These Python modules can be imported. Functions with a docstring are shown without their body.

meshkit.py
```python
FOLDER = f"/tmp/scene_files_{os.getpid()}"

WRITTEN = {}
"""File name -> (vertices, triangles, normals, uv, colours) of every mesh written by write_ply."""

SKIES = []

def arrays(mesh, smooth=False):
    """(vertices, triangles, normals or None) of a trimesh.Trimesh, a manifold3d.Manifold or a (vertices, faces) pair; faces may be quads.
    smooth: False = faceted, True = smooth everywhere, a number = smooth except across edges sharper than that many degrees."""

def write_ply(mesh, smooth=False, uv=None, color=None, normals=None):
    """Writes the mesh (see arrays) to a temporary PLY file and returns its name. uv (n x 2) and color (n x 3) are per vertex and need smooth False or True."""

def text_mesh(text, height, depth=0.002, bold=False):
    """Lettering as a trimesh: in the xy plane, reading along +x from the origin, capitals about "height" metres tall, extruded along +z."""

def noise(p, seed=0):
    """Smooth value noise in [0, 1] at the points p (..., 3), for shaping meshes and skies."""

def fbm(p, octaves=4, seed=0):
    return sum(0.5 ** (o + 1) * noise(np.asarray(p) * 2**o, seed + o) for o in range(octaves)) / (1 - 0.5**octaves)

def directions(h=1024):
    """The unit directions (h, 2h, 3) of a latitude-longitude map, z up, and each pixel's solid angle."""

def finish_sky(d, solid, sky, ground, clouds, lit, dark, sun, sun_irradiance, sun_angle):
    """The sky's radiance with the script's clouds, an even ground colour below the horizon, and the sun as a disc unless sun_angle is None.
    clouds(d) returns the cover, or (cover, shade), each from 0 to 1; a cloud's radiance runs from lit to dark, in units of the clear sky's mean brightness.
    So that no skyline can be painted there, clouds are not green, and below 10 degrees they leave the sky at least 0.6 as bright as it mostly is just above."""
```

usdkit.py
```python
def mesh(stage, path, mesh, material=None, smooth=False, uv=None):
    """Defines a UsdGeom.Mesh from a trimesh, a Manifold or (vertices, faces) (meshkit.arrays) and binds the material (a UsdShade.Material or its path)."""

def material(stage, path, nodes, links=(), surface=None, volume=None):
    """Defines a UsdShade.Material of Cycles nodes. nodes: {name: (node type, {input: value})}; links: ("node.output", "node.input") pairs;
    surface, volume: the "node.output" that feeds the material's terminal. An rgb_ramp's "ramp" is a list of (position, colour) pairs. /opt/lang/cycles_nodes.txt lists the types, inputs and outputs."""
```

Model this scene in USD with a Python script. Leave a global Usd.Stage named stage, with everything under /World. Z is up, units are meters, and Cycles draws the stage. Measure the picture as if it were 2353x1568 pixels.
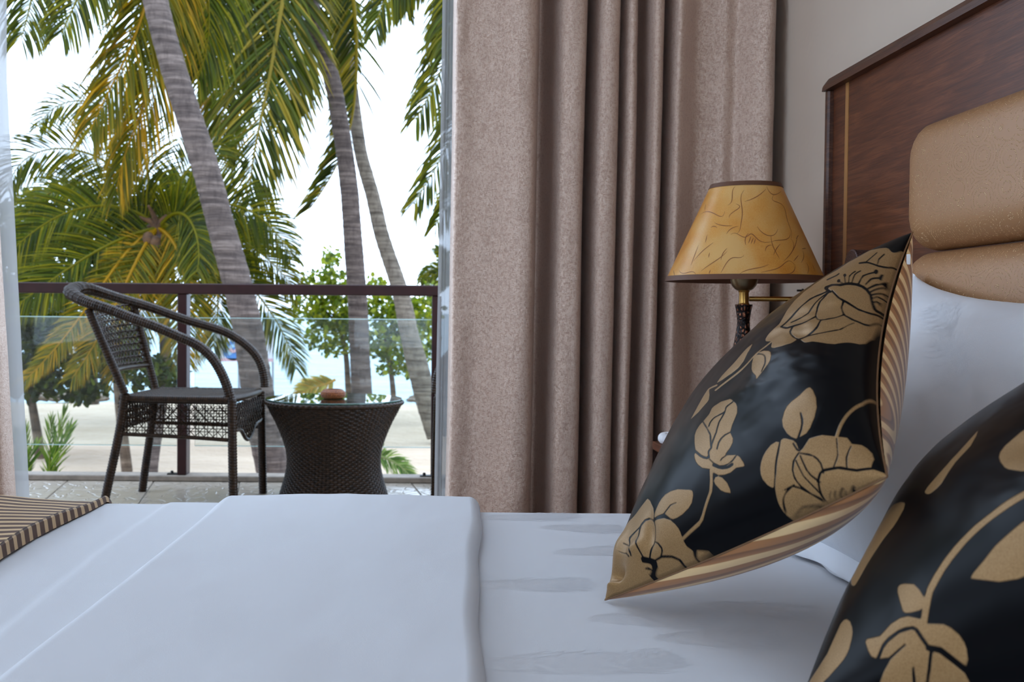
import math, json, random
import numpy as np, trimesh, manifold3d, shapely
from shapely.geometry import Polygon, LineString
import usdkit, meshkit
from pxr import Usd, UsdGeom, UsdLux, UsdShade, Sdf, Gf, Vt

# ---------------------------------------------------------------- camera, sky, exposure
stage = Usd.Stage.CreateInMemory()
UsdGeom.SetStageUpAxis(stage, UsdGeom.Tokens.z)
UsdGeom.SetStageMetersPerUnit(stage, 1.0)
UsdGeom.Xform.Define(stage, "/World")
UsdGeom.Scope.Define(stage, "/World/Looks")

FPX, PX, PY, PITCH, ROLL = 2500.0, 968.0, 784.0, 0.0256, 0.008      # focal length and principal point in pixels of the 2353 x 1568 frame
EYE = np.array([0.0, 0.0, 0.8])
_cp, _sp, _cr, _sr = math.cos(PITCH), math.sin(PITCH), math.cos(ROLL), math.sin(ROLL)
FWD = np.array([0, _cp, -_sp]); _up = np.array([0, _sp, _cp]); _ri = np.array([1.0, 0, 0])
RIGHT = _ri * _cr + _up * _sr
UP = _up * _cr - _ri * _sr
cam = UsdGeom.Camera.Define(stage, "/World/Camera")
cam.AddTransformOp().Set(Gf.Matrix4d(*[float(x) for x in (*RIGHT, 0, *UP, 0, *(-FWD), 0, *EYE, 1)]))
cam.CreateHorizontalApertureAttr(36.0); cam.CreateVerticalApertureAttr(36.0 * 1568 / 2353)
cam.CreateFocalLengthAttr(36.0 * FPX / 2353)
cam.CreateHorizontalApertureOffsetAttr((1176.5 - PX) / 2353 * 36.0)
cam.CreateVerticalApertureOffsetAttr(0.0)
cam.CreateClippingRangeAttr(Gf.Vec2f(0.05, 5000))
cam.CreateFStopAttr(11.0); cam.CreateFocusDistanceAttr(1.6)
cam.CreateExposureAttr(0.62)

dome = UsdLux.DomeLight.Define(stage, "/World/Sky")
dome.CreateIntensityAttr(1.0)
SKY = 3.0
sky_mat = usdkit.material(stage, "/World/Looks/overcast_sky", {"b": ("background_shader", {"color": (0.62, 0.78, 1.0), "strength": SKY})}, [], surface="b.background")   # even bright overcast
UsdShade.MaterialBindingAPI.Apply(dome.GetPrim()).Bind(sky_mat)

def ray(px, py): return FWD + ((px - PX) / FPX) * RIGHT - ((py - PY) / FPX) * UP
def at(px, py, Y): r = ray(px, py); return EYE + r * (Y / r[1])            # the point seen at a pixel, on the plane y = Y
def onz(px, py, z): r = ray(px, py); return EYE + r * ((z - EYE[2]) / r[2])
def onx(px, py, x): r = ray(px, py); return EYE + r * (x / r[0])

# ---------------------------------------------------------------- helpers
used = {}
def numbered(parent, name):
    k = (parent, name); n = used.get(k, 0); used[k] = n + 1
    return name if n == 0 else f"{name}_{n:03d}"

def tag(prim, label=None, cat=None, group=None, kind=None):
    for k, v in (("label", label), ("category", cat), ("group", group), ("kind", kind)):
        if v: prim.SetCustomDataByKey(k, v)
    return prim

class Thing:
    def __init__(s, path, base): s.path, s.base = path, np.array(base, float)
def thing(name, label, cat, base=(0, 0, 0), group=None, kind=None, rotz=0.0):
    path = "/World/" + numbered("/World", name)
    x = UsdGeom.Xform.Define(stage, path)
    x.AddTranslateOp().Set(Gf.Vec3d(*map(float, base)))
    if rotz: x.AddRotateZOp().Set(float(rotz))
    tag(x.GetPrim(), label, cat, group, kind)
    return Thing(path, base)

def arr(m):
    if hasattr(m, "to_mesh"):
        q = m.to_mesh(); return np.array(q.vert_properties[:, :3], float), np.array(q.tri_verts)
    if isinstance(m, trimesh.Trimesh): return np.array(m.vertices), np.array(m.faces)
    v, f = np.asarray(m[0], float), np.asarray(m[1], int)
    if f.shape[1] == 4: f = np.vstack([f[:, [0, 1, 2]], f[:, [0, 2, 3]]])
    return v, f
def join(*ms):
    ms = [arr(m) for m in (ms[0] if len(ms) == 1 and isinstance(ms[0], list) else ms)]
    o = np.cumsum([0] + [len(m[0]) for m in ms])
    return np.vstack([m[0] for m in ms]), np.vstack([m[1] + k for m, k in zip(ms, o)])

def obj(name, m, mat, parent=None, smooth=35, label=None, kind=None, uv=None, pv=None, col=None):
    """one Mesh; parent a Thing or a prim path under one"""
    if parent is None: pp, base = "/World", np.zeros(3)
    elif isinstance(parent, Thing): pp, base = parent.path, parent.base
    else: pp, base = parent
    v, f = arr(m)
    path = pp + "/" + numbered(pp, name)
    g = usdkit.mesh(stage, path, (v - base, f), mat, smooth, uv)
    api = UsdGeom.PrimvarsAPI(g)
    if pv is not None: api.CreatePrimvar("pat", Sdf.ValueTypeNames.FloatArray, "vertex").Set(Vt.FloatArray.FromNumpy(np.asarray(pv, np.float32)))
    if col is not None: api.CreatePrimvar("tint", Sdf.ValueTypeNames.Color3fArray, "vertex").Set(Vt.Vec3fArray.FromNumpy(np.asarray(col, np.float32)))
    tag(g.GetPrim(), label, None, None, kind)
    return (path, base)
def solo(name, m, mat, label, cat, group=None, kind=None, **k):
    p = obj(name, m, mat, None, **k)
    tag(stage.GetPrimAtPath(p[0]), label, cat, group, kind)
    return p
def struct(name, m, mat, label=None, parent=None, **k):
    p = obj(name, m, mat, parent, **k)
    if parent is None: tag(stage.GetPrimAtPath(p[0]), label, None, None, "structure")
    return p

def lin(r, g, b):
    return tuple(((c / 255) / 12.92 if c / 255 < .04045 else ((c / 255 + .055) / 1.055) ** 2.4) for c in (r, g, b))

def grid(P, closed_u=False, closed_v=False):
    nu, nv = P.shape[:2]
    i = np.arange(nu * nv).reshape(nu, nv)
    if closed_u: i = np.vstack([i, i[:1]])
    if closed_v: i = np.hstack([i, i[:, :1]])
    f = np.stack([i[:-1, :-1], i[1:, :-1], i[1:, 1:], i[:-1, 1:]], -1).reshape(-1, 4)
    return P.reshape(-1, 3), f

def frames(p, closed=False):
    p = np.asarray(p, float)
    t = (np.roll(p, -1, 0) - np.roll(p, 1, 0)) if closed else np.gradient(p, axis=0)
    t /= np.linalg.norm(t, axis=1, keepdims=True) + 1e-12
    a = np.array([0, 0, 1.0]) if abs(t[0, 2]) < .9 else np.array([1.0, 0, 0])
    n = np.cross(t[0], a); n /= np.linalg.norm(n)
    N = [n]
    for k in range(1, len(p)):
        n = N[-1] - t[k] * (N[-1] @ t[k]); N.append(n / (np.linalg.norm(n) + 1e-12))
    N = np.array(N); return t, N, np.cross(t, N)
def tube(p, r, sides=8, closed=False, r2=None, caps=True):
    """a swept tube; r a number, per-point array or (points x sides) array; r2 the second half-axis"""
    p = np.asarray(p, float); t, n, b = frames(p, closed)
    a = np.linspace(0, 2 * np.pi, sides, endpoint=False)
    R = np.broadcast_to(np.asarray(r, float).reshape(-1, 1) if np.ndim(r) < 2 else r, (len(p), sides))
    R2 = R if r2 is None else np.broadcast_to(np.asarray(r2, float).reshape(-1, 1) if np.ndim(r2) < 2 else r2, (len(p), sides))
    P = p[:, None] + n[:, None] * (np.cos(a) * R)[..., None] + b[:, None] * (np.sin(a) * R2)[..., None]
    v, f = grid(P, closed, True)
    f = np.vstack([f[:, [0, 1, 2]], f[:, [0, 2, 3]]])[:, ::-1]
    if caps and not closed:
        k = len(v); v = np.vstack([v, p[:1], p[-1:]]); m = sides; e = (len(p) - 1) * m
        f = np.vstack([f, [[k, i, (i + 1) % m] for i in range(m)], [[k + 1, e + (i + 1) % m, e + i] for i in range(m)]])
    return v, f
def spline(p, n=60, closed=False):
    p = np.asarray(p, float); d = np.r_[0, np.cumsum(np.linalg.norm(np.diff(p, axis=0), axis=1))]
    from scipy.interpolate import CubicSpline, PchipInterpolator
    u = np.linspace(0, d[-1], n)
    return CubicSpline(d, p)(u) if len(p) > 2 else np.stack([np.interp(u, d, p[:, k]) for k in range(p.shape[1])], 1)
def lathe(prof, n=48, c=(0, 0, 0), axis="z"):
    prof = np.asarray(prof, float); a = np.linspace(0, 2 * np.pi, n, endpoint=False)
    P = np.stack([prof[:, 0][:, None] * np.cos(a), prof[:, 0][:, None] * np.sin(a), np.repeat(prof[:, 1][:, None], n, 1)], -1)
    if axis == "x": P = P[..., [2, 0, 1]]
    v, f = grid(P, False, True); return v + np.asarray(c, float), f[:, ::-1] if False else f[:, [0, 3, 2, 1]]
def box(lo, hi, r=0.0):
    lo, hi = np.minimum(lo, hi).astype(float), np.maximum(lo, hi).astype(float)
    if r <= 0:
        m = trimesh.creation.box(hi - lo); m.apply_translation((lo + hi) / 2); return arr(m)
    pts = []
    for k in range(3):
        q = [r] * 3; q[k] = 0
        for s in np.ndindex(2, 2, 2):
            pts.append([(hi[j] - q[j]) if s[j] else (lo[j] + q[j]) for j in range(3)])
    h = trimesh.Trimesh(*arr(trimesh.convex.convex_hull(np.array(pts)))); return arr(h)
def hull(pts): return arr(trimesh.convex.convex_hull(np.asarray(pts, float)))
def fbm(p, o=4, seed=0): return meshkit.fbm(p, o, seed) - .5

# ---------------------------------------------------------------- materials
L = "/World/Looks/"
def mat(name, color, rough=.5, noise=None, bump=None, **kw):
    """noise=(colour2, scale 3-vector, detail) mixes a second tone in; bump=(scale 3-vector, height in m)"""
    nodes = {"p": ("principled_bsdf", {"base_color": color, "roughness": rough, **kw})}; links = []
    if noise or bump: nodes["g"] = ("texture_coordinate", {})
    if noise:
        nodes["m"] = ("mapping", {"scale": noise[1]}); nodes["n"] = ("noise_texture", {"scale": 1.0, "detail": noise[2], "roughness": .6})
        nodes["r"] = ("rgb_ramp", {"ramp": [(.35, color), (.65, noise[0])]})
        links += [("g.object", "m.vector"), ("m.vector", "n.vector"), ("n.fac", "r.fac"), ("r.color", "p.base_color")]
    if bump:
        nodes["m2"] = ("mapping", {"scale": bump[0]}); nodes["n2"] = ("noise_texture", {"scale": 1.0, "detail": 4.0})
        nodes["b"] = ("bump", {"distance": bump[1], "strength": 1.0})
        links += [("g.object", "m2.vector"), ("m2.vector", "n2.vector"), ("n2.fac", "b.height"), ("b.normal", "p.normal")]
    return usdkit.material(stage, L + name, nodes, links, surface="p.BSDF")

M = {}
M["plaster"] = mat("plaster", lin(200, 183, 166), .75, bump=((60, 60, 60), .0006))
M["ceiling"] = mat("ceiling_paint", lin(235, 232, 228), .8)
M["floor"] = mat("floor_laminate", lin(150, 110, 80), .4, (lin(120, 85, 60), (3, 30, 3), 4))
M["sheet"] = mat("white_cotton", lin(215, 217, 222), .7, bump=((900, 900, 900), .0002), specular_ior_level=.3)
M["satin"] = mat("white_satin_weave", lin(214, 216, 221), .45)
M["bed_base"] = mat("bed_base_wood", lin(80, 45, 28), .4)
def wood(name, a, b, c):
    return usdkit.material(stage, L + name, {
        "g": ("texture_coordinate", {}), "m": ("mapping", {"scale": (10, 2.2, 26), "rotation": (.10, 0, 0)}),
        "n0": ("noise_texture", {"scale": .9, "detail": 2.0}), "n": ("noise_texture", {"scale": 3.0, "detail": 7.0, "roughness": .65, "distortion": 1.0}),
        "r": ("rgb_ramp", {"ramp": [(.3, a), (.5, b), (.68, c)]}),
        "m2": ("mapping", {"scale": (200, 9, 420)}), "n2": ("noise_texture", {"scale": 1.0, "detail": 3.0}),
        "mx": ("mix_color", {"blend_type": "multiply", "fac": .45}), "r2": ("rgb_ramp", {"ramp": [(.36, (.45, .4, .38)), (.55, (1, 1, 1))]}),
        "b": ("bump", {"distance": .0006, "strength": .6}),
        "p": ("principled_bsdf", {"roughness": .4, "specular_ior_level": .35})},
        [("g.object", "m.vector"), ("m.vector", "n.vector"), ("n.fac", "r.fac"), ("g.object", "m2.vector"), ("m2.vector", "n2.vector"), ("n2.fac", "r2.fac"),
         ("r.color", "mx.a"), ("r2.color", "mx.b"), ("mx.result", "p.base_color"), ("n2.fac", "b.height"), ("b.normal", "p.normal")], surface="p.BSDF")
M["wood"] = wood("walnut_veneer", lin(72, 36, 18), lin(94, 50, 27), lin(116, 66, 38))
M["wood_trim"] = wood("dark_walnut_moulding", lin(58, 34, 22), lin(78, 46, 30), lin(98, 62, 42))
M["inlay"] = mat("gold_inlay", lin(176, 126, 72), .35, metallic=.3)
M["brass"] = mat("antique_brass", lin(176, 138, 74), .28, (lin(150, 112, 56), (30, 30, 30), 3), metallic=.9)
M["brass_dark"] = mat("dull_brass", lin(120, 104, 78), .32, metallic=.85)
M["rattan"] = mat("brown_rattan", lin(46, 30, 17), .34, (lin(26, 17, 9), (60, 60, 60), 3), specular_ior_level=.14)
M["rattan_dark"] = mat("dark_inner_liner", lin(24, 18, 14), .8)
M["rail"] = mat("maroon_painted_steel", lin(46, 22, 20), .42, (lin(38, 18, 16), (12, 12, 12), 3), specular_ior_level=.2)
M["curb"] = mat("grey_beige_stone", lin(128, 114, 100), .6, (lin(108, 96, 84), (25, 25, 25), 4))
M["sand"] = mat("pale_sand", lin(164, 142, 118), .9, (lin(182, 160, 136), (.5, 1.2, 1), 6), bump=((6, 6, 6), .05))
M["black_metal"] = mat("black_metal", lin(26, 22, 20), .4, metallic=.5)
M["white_paint"] = mat("white_plastic", lin(236, 236, 236), .4)
M["porcelain"] = mat("white_ceramic", lin(240, 240, 242), .25)

def glass(name, tint, refl=1.0, haze=0.0):
    n = {"f": ("fresnel", {"IOR": 1.45}), "t": ("transparent_bsdf", {"color": tint}), "g": ("glossy_bsdf", {"roughness": 0.0, "color": (refl, refl, refl)}), "x": ("mix_closure", {})}
    k = [("f.fac", "x.fac"), ("t.BSDF", "x.closure1"), ("g.BSDF", "x.closure2")]
    if haze: n.update(d=("diffuse_bsdf", {"color": (.75, .8, .8)}), y=("mix_closure", {"fac": haze})); k += [("x.closure", "y.closure1"), ("d.BSDF", "y.closure2")]
    return usdkit.material(stage, L + name, n, k, surface="y.closure" if haze else "x.closure")
M["pane"] = glass("railing_glass", (.95, .98, .97), .35, .016)
M["glass_edge"] = mat("bright_glass_edge", lin(170, 200, 195), .15, specular_ior_level=.8)
M["table_glass"] = glass("table_glass", (.88, .96, .94), 1.0, .0)
M["glass_rim"] = mat("green_glass_edge", lin(30, 66, 56), .1, specular_ior_level=.8)
# ---------------------------------------------------------------- room shell
WX = 0.90                       # right wall (the headboard stands against it)
YW = 3.0                        # inside face of the window wall
struct("floor", box((-3.2, -2.6, -.1), (WX, YW, 0.0)), M["floor"], "wood laminate bedroom floor under the bed")
wr = struct("wall_right", box((WX, -2.6, 0), (WX + .15, YW + .15, 2.75)), M["plaster"], "pale grey plaster wall behind the headboard")
struct("ceiling", box((-3.2, -2.6, 2.75), (WX + .15, YW + .15, 2.85)), M["ceiling"], "white bedroom ceiling")
struct("wall_front", join(box((.10, YW, 0), (WX, YW + .15, 2.75)), box((-2.6, YW, 2.42), (.10, YW + .15, 2.75)), box((-3.2, YW, 0), (-2.6, YW + .15, 2.75))), M["plaster"], "plaster wall around the terrace door, behind the curtains")
struct("wall_back", join(box((-3.2, -2.75, 0), (-2.9, -2.6, 2.75)), box((-2.9, -2.75, 0), (-.8, -2.6, 2.75)), box((.75, -2.75, 0), (WX + .15, -2.6, 2.75)), box((-.8, -2.75, 2.55), (.75, -2.6, 2.75))), M["plaster"], "plaster wall behind the camera around a window")
struct("wall_left", join(box((-3.35, -2.75, 0), (-3.2, -1.7, 2.75)), box((-3.35, 1.6, 0), (-3.2, YW + .15, 2.75)), box((-3.35, -1.7, 2.45), (-3.2, 1.6, 2.75)), box((-3.35, -1.7, 0), (-3.2, 1.6, .5))), M["plaster"], "plaster wall at the foot of the bed around a wide window")
struct("trim_1", box((-2.6, YW - .01, 0), (.10, YW + .16, .018)), M["rail"], "door threshold between bedroom and terrace")
sc = at(1843, 668, 2.6); sc = onx(1843, 668, WX - .004)
struct("screw", join(lathe([(0, .004), (.004, .003), (.0045, 0), (.0025, -.002), (.0025, -.012), (0, -.012)], 12, sc, "x")), M["black_metal"], parent=wr, label="small dark screw in the wall")

# ---------------------------------------------------------------- terrace floor of embossed tiles, kerb
M["tile"] = usdkit.material(stage, L + "embossed_tile", {
    "g": ("texture_coordinate", {}), "o": ("object_info", {}),
    "m": ("mapping", {"scale": (16, 16, 16)}), "v": ("voronoi_texture", {"feature": "distance_to_edge", "scale": 1.0, "randomness": .9}),
    "nw": ("noise_texture", {"scale": .25, "detail": 2.0}), "va": ("vector_math", {"math_type": "multiply_add", "vector2": (1.5, 1.5, 1.5)}),
    "rb": ("rgb_ramp", {"ramp": [(.0, (0, 0, 0)), (.09, (1, 1, 1))]}),
    "rc": ("rgb_ramp", {"ramp": [(.0, lin(150, 136, 120)), (.07, lin(172, 158, 142)), (1.0, lin(166, 152, 136))]}),
    "b": ("bump", {"distance": .003, "strength": .8}), "p": ("principled_bsdf", {"roughness": .22})},
    [("g.object", "m.vector"), ("m.vector", "nw.vector"), ("nw.color", "va.vector1"), ("m.vector", "va.vector3"), ("va.vector", "v.vector"), ("v.distance", "rb.fac"), ("v.distance", "rc.fac"), ("rc.color", "p.base_color"), ("rb.color", "b.height"), ("b.normal", "p.normal")], surface="p.BSDF")
M["grout"] = mat("tile_grout", lin(120, 110, 100), .9)
YR = 5.09                       # front of the kerb under the railing
ter = struct("floor_terrace", box((-4.2, YW + .15, -.7), (1.6, YR + .15, -.006)), M["grout"], "terrace floor of pale embossed tiles outside the door")
ca, sa = math.cos(math.radians(8)), math.sin(math.radians(8)); TS = .40
reg = Polygon([(-3.2, YW + .15), (1.2, YW + .15), (1.2, YR), (-3.2, YR)])
for i in range(-10, 12):
    for j in range(-8, 16):
        u0, v0 = i * TS, j * TS
        q = [(u0 + .003, v0 + .003), (u0 + TS - .003, v0 + .003), (u0 + TS - .003, v0 + TS - .003), (u0 + .003, v0 + TS - .003)]
        g = Polygon([(x * ca - y * sa - 1, x * sa + y * ca + 3.3) for x, y in q]).intersection(reg)
        if g.is_empty or g.area < .002 or g.geom_type != "Polygon": continue
        xy = np.array(g.exterior.coords)[:-1]; c = xy.mean(0)
        rng = np.random.default_rng(i * 100 + j + 5000); dz = rng.uniform(-.0008, .0008)
        top = c + (xy - c) * (1 - .004 / np.maximum(np.linalg.norm(xy - c, axis=1, keepdims=True), .02))
        struct("tile", hull(np.vstack([np.c_[xy, np.full(len(xy), -.006)], np.c_[xy, np.full(len(xy), -.0015 + dz)], np.c_[top, np.full(len(xy), dz)]])), M["tile"], parent=ter, smooth=False)
struct("trim_2", box((-4.0, YR, 0), (1.0, YR + .115, .027), .004), M["curb"], "low stone kerb under the terrace railing")

# ---------------------------------------------------------------- railing
rl = thing("terrace_railing", "maroon steel terrace railing with clear glass panes on the kerb", "railing", (-1.1, YR + .06, .027))
zr = at(600, 653, YR + .02)[2]
obj("top_rail", box((-3.6, YR + .015, zr - .05), (.085, YR + .075, zr), .004), M["rail"], rl)
for x in (-3.55, at(407.5, 900, YR + .025)[0], at(991, 900, YR + .025)[0]):
    obj("post", box((x, YR + .02, .027), (x + .044, YR + .105, zr - .05), .003), M["rail"], rl)
    obj("bracket", join(box((x - .05, YR + .03, .027), (x + .005, YR + .07, .033), .001), lathe([(0, .012), (.006, .011), (.008, .004), (.008, 0)], 12, (x - .03, YR + .05, .033))), M["black_metal"], rl)
zt, zb = at(600, 731.5, YR + .06)[2], at(600, 1026, YR + .06)[2]
x0, x1 = at(448, 900, YR + .06)[0], at(990, 900, YR + .06)[0]
for a, b in ((-3.5, at(406, 900, YR + .06)[0]), (x0, x1)):
    g = obj("glass_pane", box((a, YR + .056, zb), (b, YR + .064, zt), .0), M["pane"], rl, smooth=False)
    obj("polished_edge", box((a, YR + .0555, zt - .002), (b, YR + .0645, zt + .001)), M["glass_edge"], g, smooth=False)
    obj("polished_edge", box((a, YR + .0555, zb - .001), (b, YR + .0645, zb + .002)), M["glass_edge"], g, smooth=False)

# ---------------------------------------------------------------- beach and sea
SZ = -0.70
n = 90
ys = np.r_[np.linspace(5.3, 18, 70), np.linspace(18.3, 26, 20)]; xs = np.linspace(-22, 16, 120)
X, Y = np.meshgrid(xs, ys, indexing="ij")
Z = SZ + .10 * fbm(np.stack([X * .5, Y * .8, X * 0], -1), 4, 3) + .05 * fbm(np.stack([X * 2.5, Y * 2.5, X * 0], -1), 3, 9) - .5 * np.clip((Y - 17.5) / 6, 0, 1)
struct("sand_beach", grid(np.stack([X, Y, Z], -1)), M["sand"], "pale sandy beach beyond the terrace railing", smooth=True)
M["sea"] = usdkit.material(stage, L + "turquoise_sea", {
    "g": ("texture_coordinate", {}), "m": ("mapping", {"scale": (.35, .9, 1)}), "n": ("noise_texture", {"scale": 1.0, "detail": 5.0, "roughness": .6}),
    "r": ("rgb_ramp", {"ramp": [(.35, lin(42, 90, 104)), (.65, lin(78, 122, 134))]}), "b": ("bump", {"distance": .25, "strength": .6}),
    "p": ("principled_bsdf", {"roughness": .3, "specular_ior_level": .35})},
    [("g.object", "m.vector"), ("m.vector", "n.vector"), ("n.fac", "r.fac"), ("r.color", "p.base_color"), ("n.fac", "b.height"), ("b.normal", "p.normal")], surface="p.BSDF")
struct("sea", box((-1500, 17, SZ - 6), (1500, 4000, SZ - .11)), M["sea"], "turquoise sea beyond the beach", smooth=False)
# driftwood line along the water's edge: pebbly strip of dark debris
rng = np.random.default_rng(4)
M["debris"] = mat("brown_driftwood", lin(96, 82, 70), .9, (lin(120, 106, 92), (20, 20, 20), 3))
def pebble(c, s, rng): v = trimesh.creation.icosphere(1, 1.0); p = v.vertices * s * (1 + .25 * rng.normal(size=(len(v.vertices), 1))) + c; return p, v.faces
for (pa, pb, n) in (((955, 922), (1010, 925), 26), ((100, 915), (235, 918), 40)):
    a, b = onz(*pa, SZ), onz(*pb, SZ); ms = []
    for k in range(n):
        c = a + (b - a) * rng.uniform() + [0, rng.normal() * .15, .03]
        ms.append(pebble(c, np.array([rng.uniform(.06, .2), rng.uniform(.05, .12), rng.uniform(.03, .08)]), rng))
    solo("driftwood_line", join(ms), M["debris"], "low line of brown driftwood at the water's edge " + ("behind the right palm trunks" if pa[0] > 500 else "behind the thin left tree"), "driftwood", kind="stuff")

# ---------------------------------------------------------------- palms
def tint_mat(name, rough, transl, spec=.5, noise=False):
    return usdkit.material(stage, L + name, {"a": ("attribute", {"attribute": "tint"}), "p": ("principled_bsdf", {"roughness": rough, "specular_ior_level": spec}),
        "t": ("translucent_bsdf", {}), "x": ("mix_closure", {"fac": transl})}, [("a.color", "p.base_color"), ("a.color", "t.color"), ("p.BSDF", "x.closure1"), ("t.BSDF", "x.closure2")], surface="x.closure")
M["frond"] = tint_mat("palm_leaf", .45, .5, .2)
M["leaf"] = tint_mat("broad_leaf", .5, .45, .25)
def bark(name, a, b, c, ring):
    return usdkit.material(stage, L + name, {
        "g": ("geometry", {}), "m": ("mapping", {"scale": (2.2, 2.2, 26 * ring)}), "n": ("noise_texture", {"scale": 1.0, "detail": 4.0, "roughness": .65}),
        "m2": ("mapping", {"scale": (22, 22, 7)}), "n2": ("noise_texture", {"scale": 1.0, "detail": 5.0, "roughness": .7}),
        "r": ("rgb_ramp", {"ramp": [(.32, a), (.5, b), (.66, c)]}), "r2": ("rgb_ramp", {"ramp": [(.3, (.45, .42, .42)), (.52, (1, 1, 1))]}),
        "mx": ("mix_color", {"blend_type": "multiply", "fac": .8}), "b": ("bump", {"distance": .02, "strength": .7}), "p": ("principled_bsdf", {"roughness": .85, "specular_ior_level": .25})},
        [("g.position", "m.vector"), ("m.vector", "n.vector"), ("n.fac", "r.fac"), ("g.position", "m2.vector"), ("m2.vector", "n2.vector"), ("n2.fac", "r2.fac"), ("r.color", "mx.a"), ("r2.color", "mx.b"), ("mx.result", "p.base_color"), ("n.fac", "b.height"), ("b.normal", "p.normal")], surface="p.BSDF")
M["trunk"] = bark("palm_trunk", lin(54, 44, 40), lin(80, 68, 62), lin(108, 94, 86), 1.0)
M["trunk_pale"] = bark("pale_palm_trunk", lin(68, 59, 50), lin(110, 99, 87), lin(132, 120, 106), 1.0)
M["bark_brown"] = bark("brown_bark", lin(60, 48, 38), lin(92, 76, 62), lin(120, 102, 86), .5)
M["fibre"] = mat("palm_fibre", lin(92, 62, 34), .9, (lin(60, 40, 24), (18, 18, 18), 3))

def trunk(pix, Y0, Y1, diam_px, mat_, parent, name="trunk", ring=.11, sides=28, seed=0):
    """pix: (px, py) down the trunk's middle, Y runs from Y0 (top) to Y1 (foot)"""
    n = len(pix); P = np.array([at(px, py, Y0 + (Y1 - Y0) * k / (n - 1)) for k, (px, py) in enumerate(pix)])
    w = np.array([d / FPX * (Y0 + (Y1 - Y0) * k / (n - 1)) / 2 for k, d in enumerate(np.interp(np.linspace(0, 1, n), np.linspace(0, 1, len(diam_px)), diam_px))])
    d = np.r_[0, np.cumsum(np.linalg.norm(np.diff(P, axis=0), axis=1))]; m = int(d[-1] / .022)
    C = spline(P, m); r = np.interp(np.linspace(0, d[-1], m), d, w); s = np.linspace(0, d[-1], m)
    a = np.linspace(0, 2 * np.pi, sides, endpoint=False)
    jit = .35 * fbm(np.stack(np.broadcast_arrays(np.cos(a) * 1.2 + 9, np.sin(a) * 1.2, s[:, None] * 1.7), -1), 2, seed)
    ph = (s[:, None] / ring + jit * 2.2) % 1
    R = r[:, None] * (1 + .045 * (ph ** 3) - .015 + .10 * fbm(np.stack(np.broadcast_arrays(np.cos(a) * 2, np.sin(a) * 2, s[:, None] * 4), -1), 3, seed + 1))
    return obj(name, tube(C, R, sides), mat_, parent, smooth=60)

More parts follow.
